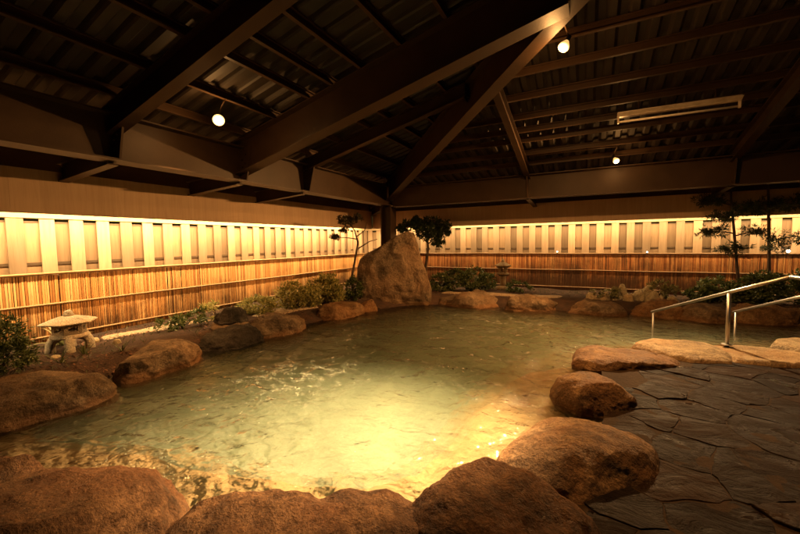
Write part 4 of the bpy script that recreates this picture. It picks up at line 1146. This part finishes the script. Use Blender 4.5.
# ------------------------------------------------------------------ lamps
def flood_lamp(label, pos, hook, target, power, spot, blend, fill_power, rb=.055, color=WARM, spill_fill=None):
    p = Vector(pos); d = (Vector(target) - p).normalized()
    e = empty('flood_lamp', pos, label, 'lamp', 'reflector bulbs under the roof')
    up = Vector((0, 0, 1)); s = d.orthogonal().normalized(); t = d.cross(s)
    def ring(prof, mb, n=20):
        vs = []
        for r_, a in prof:
            for k in range(n):
                th = 2*math.pi*k/n; vs.append(p + d*a + (s*math.cos(th) + t*math.sin(th))*r_)
        fs = [(i*n+k, i*n+(k+1) % n, (i+1)*n+(k+1) % n, (i+1)*n+k) for i in range(len(prof)-1) for k in range(n)]
        fs += [tuple(range(n))[::-1], tuple(range((len(prof)-1)*n, len(prof)*n))]
        mb.add(vs, fs)
    mb = MB(); ring([(rb*.74,.015),(rb*.5,.024),(rb*.1,.027)], mb); mb.build('bulb_face', M['bulb'], e, smooth=True)
    mb = MB(); ring([(rb*.96,-.012),(rb*1.0,-.005),(rb*.92,.006),(rb*.745,.0155)], mb); mb.build('bulb_rim', M['bulb_rim'], e, smooth=True)
    mb = MB(); ring([(rb*.42,-.10),(rb*.60,-.075),(rb*.93,-.03),(rb*.98,-.012),(rb*.9,-.011)], mb); mb.build('bulb_back', M['bulb_back'], e, smooth=True)
    mb = MB(); ring([(.022,-.19),(.026,-.185),(.026,-.10),(.024,-.095)], mb); mb.build('socket', M['black'], e, smooth=True)
    b0 = p - d*.17
    mb = MB(); mb.tube([b0, b0 + (Vector(hook)-b0)*.5 + Vector((0, 0, .03)), Vector(hook)], .009, 8); mb.build('bracket', M['steel'], e, smooth=True)
    ld = bpy.data.lights.new('bulb_light', 'SPOT'); ld.energy = power; ld.color = color; ld.spot_size = math.radians(spot); ld.spot_blend = blend
    ld.shadow_soft_size = .05
    lo_ = bpy.data.objects.new('bulb_light', ld); C.objects.link(lo_); lo_.parent = e
    lo_.location = d*.06; lo_.rotation_euler = d.to_track_quat('-Z', 'Y').to_euler()
    for tg_, ang, pw in (spill_fill or [(None, 0, fill_power)]):  # glow close to each bulb, plus fill spots added to brighten banks and panels
        ld = bpy.data.lights.new('bulb_spill_fill', 'SPOT' if tg_ else 'POINT'); ld.energy = pw; ld.color = WARM; ld.shadow_soft_size = .06
        lo_ = bpy.data.objects.new('bulb_spill_fill', ld); C.objects.link(lo_); lo_.parent = e; lo_.location = d*.10
        if tg_:
            ld.spot_size = math.radians(ang); ld.spot_blend = .8
            lo_.rotation_euler = (Vector(tg_) - p).to_track_quat('-Z', 'Y').to_euler()
flood_lamp('bare glowing reflector bulb under the left roof slope', (-4.44,3.32,3.26), (-4.35,3.36,3.52), (-1.2,.9,.6), P_LEFT, 120, .8, P_FILL[0], .075, spill_fill=[((-3.2, 1.2, 1.0), 130, P_FILL[0]), ((-5.9, 2.9, .3), 66, 450.0), (None, 0, 12.0)])  # second aimed spot is added fill for the left bank and lantern
flood_lamp('bright reflector bulb hanging beside the hip rafter', (-.33,4.95,3.90), (-.34,4.62,4.06), (-1.9,2.75,0), P_POOL, 47, 1.0, P_FILL[1], .065, POOLC, [((-.33, 5.6, 0), 172, P_FILL[1]), (None, 0, 26.0)])
flood_lamp('small glowing reflector bulb just above the far eaves beam', (.45,8.86,3.20), (.45,8.70,3.46), (1.75,6.0,0), P_RIGHT, 72, .9, P_FILL[2], .06, POOLC, [((-4.6, 4.6, -.6), 122, P_FILL[2]), (None, 0, 9.0)])
# small garden lights on the far fence rail
for x, z, lb in ((-.82, 1.262, 'tiny lit garden light on the far fence rail, left one'), (1.30, 1.25, 'tiny lit garden light on the far fence rail, above the rockery'), (3.92, 1.27, 'small bright garden light by the right edge among the trees')):
    e = empty('garden_light', (x, 11.2, z), lb, 'garden light', 'small lights on the far fence')
    rr = .035 if x > 3 else .017
    mb = MB(); mb.lathe([(rr*.4, -rr), (rr*.9, -rr*.5), (rr, 0), (rr*.8, rr*.6), (rr*.2, rr)], (x, 11.19, z), 12); mb.build('lens', M['spark'], e, smooth=True)
    mb = MB(); mb.box((x-.012, 11.19, z-rr-.03), (x+.012, 11.26, z-rr+.004)); mb.build('clip', M['black'], e)

# ------------------------------------------------------------------ fluorescent fitting (unlit)
fx0, fx1, fy, fz = .36, 1.93, 7.16, 3.60
fe = empty('fluorescent_light', ((fx0+fx1)/2, fy, fz), 'long unlit fluorescent batten under the roof purlins', 'ceiling light')
mb = MB(); mb.extr([(-.035,.0),(.035,.0),(.05,.04),(.05,.075),(-.05,.075),(-.05,.04)], (fx0, fy, fz), (fx1, fy+.05, fz)); mb.build('batten', M['enamel'], fe, bevel=.004)
mb = MB(); mb.extr([(-.10,.045),(-.04,.012),(-.038,.016),(-.098,.05)], (fx0, fy, fz), (fx1, fy+.05, fz)); mb.extr([(.04,.012),(.10,.045),(.098,.05),(.038,.016)], (fx0, fy, fz), (fx1, fy+.05, fz)); mb.build('reflector', M['enamel'], fe)
mb = MB(); mb.tube([(fx0+.03, fy, fz-.075), (fx1-.03, fy+.05, fz-.075)], .0165, 12); mb.build('tube', M['tubeglass'], fe, smooth=True)
for x in (fx0+.015, fx1-.015):
    y = fy + (.05 if x > 1 else 0)
    mb = MB(); mb.box((x-.014, y-.022, fz-.10), (x+.014, y+.022, fz+.001)); mb.build('lamp_holder', M['enamel'], fe, bevel=.003)
for x in (fx0+.3, fx1-.3):
    mb = MB(); mb.tube([(x, fy+.02, fz+.07), (x, fy+.06, zr(7.22)+.01)], .008, 6); mb.build('hanger', M['steel'], fe)
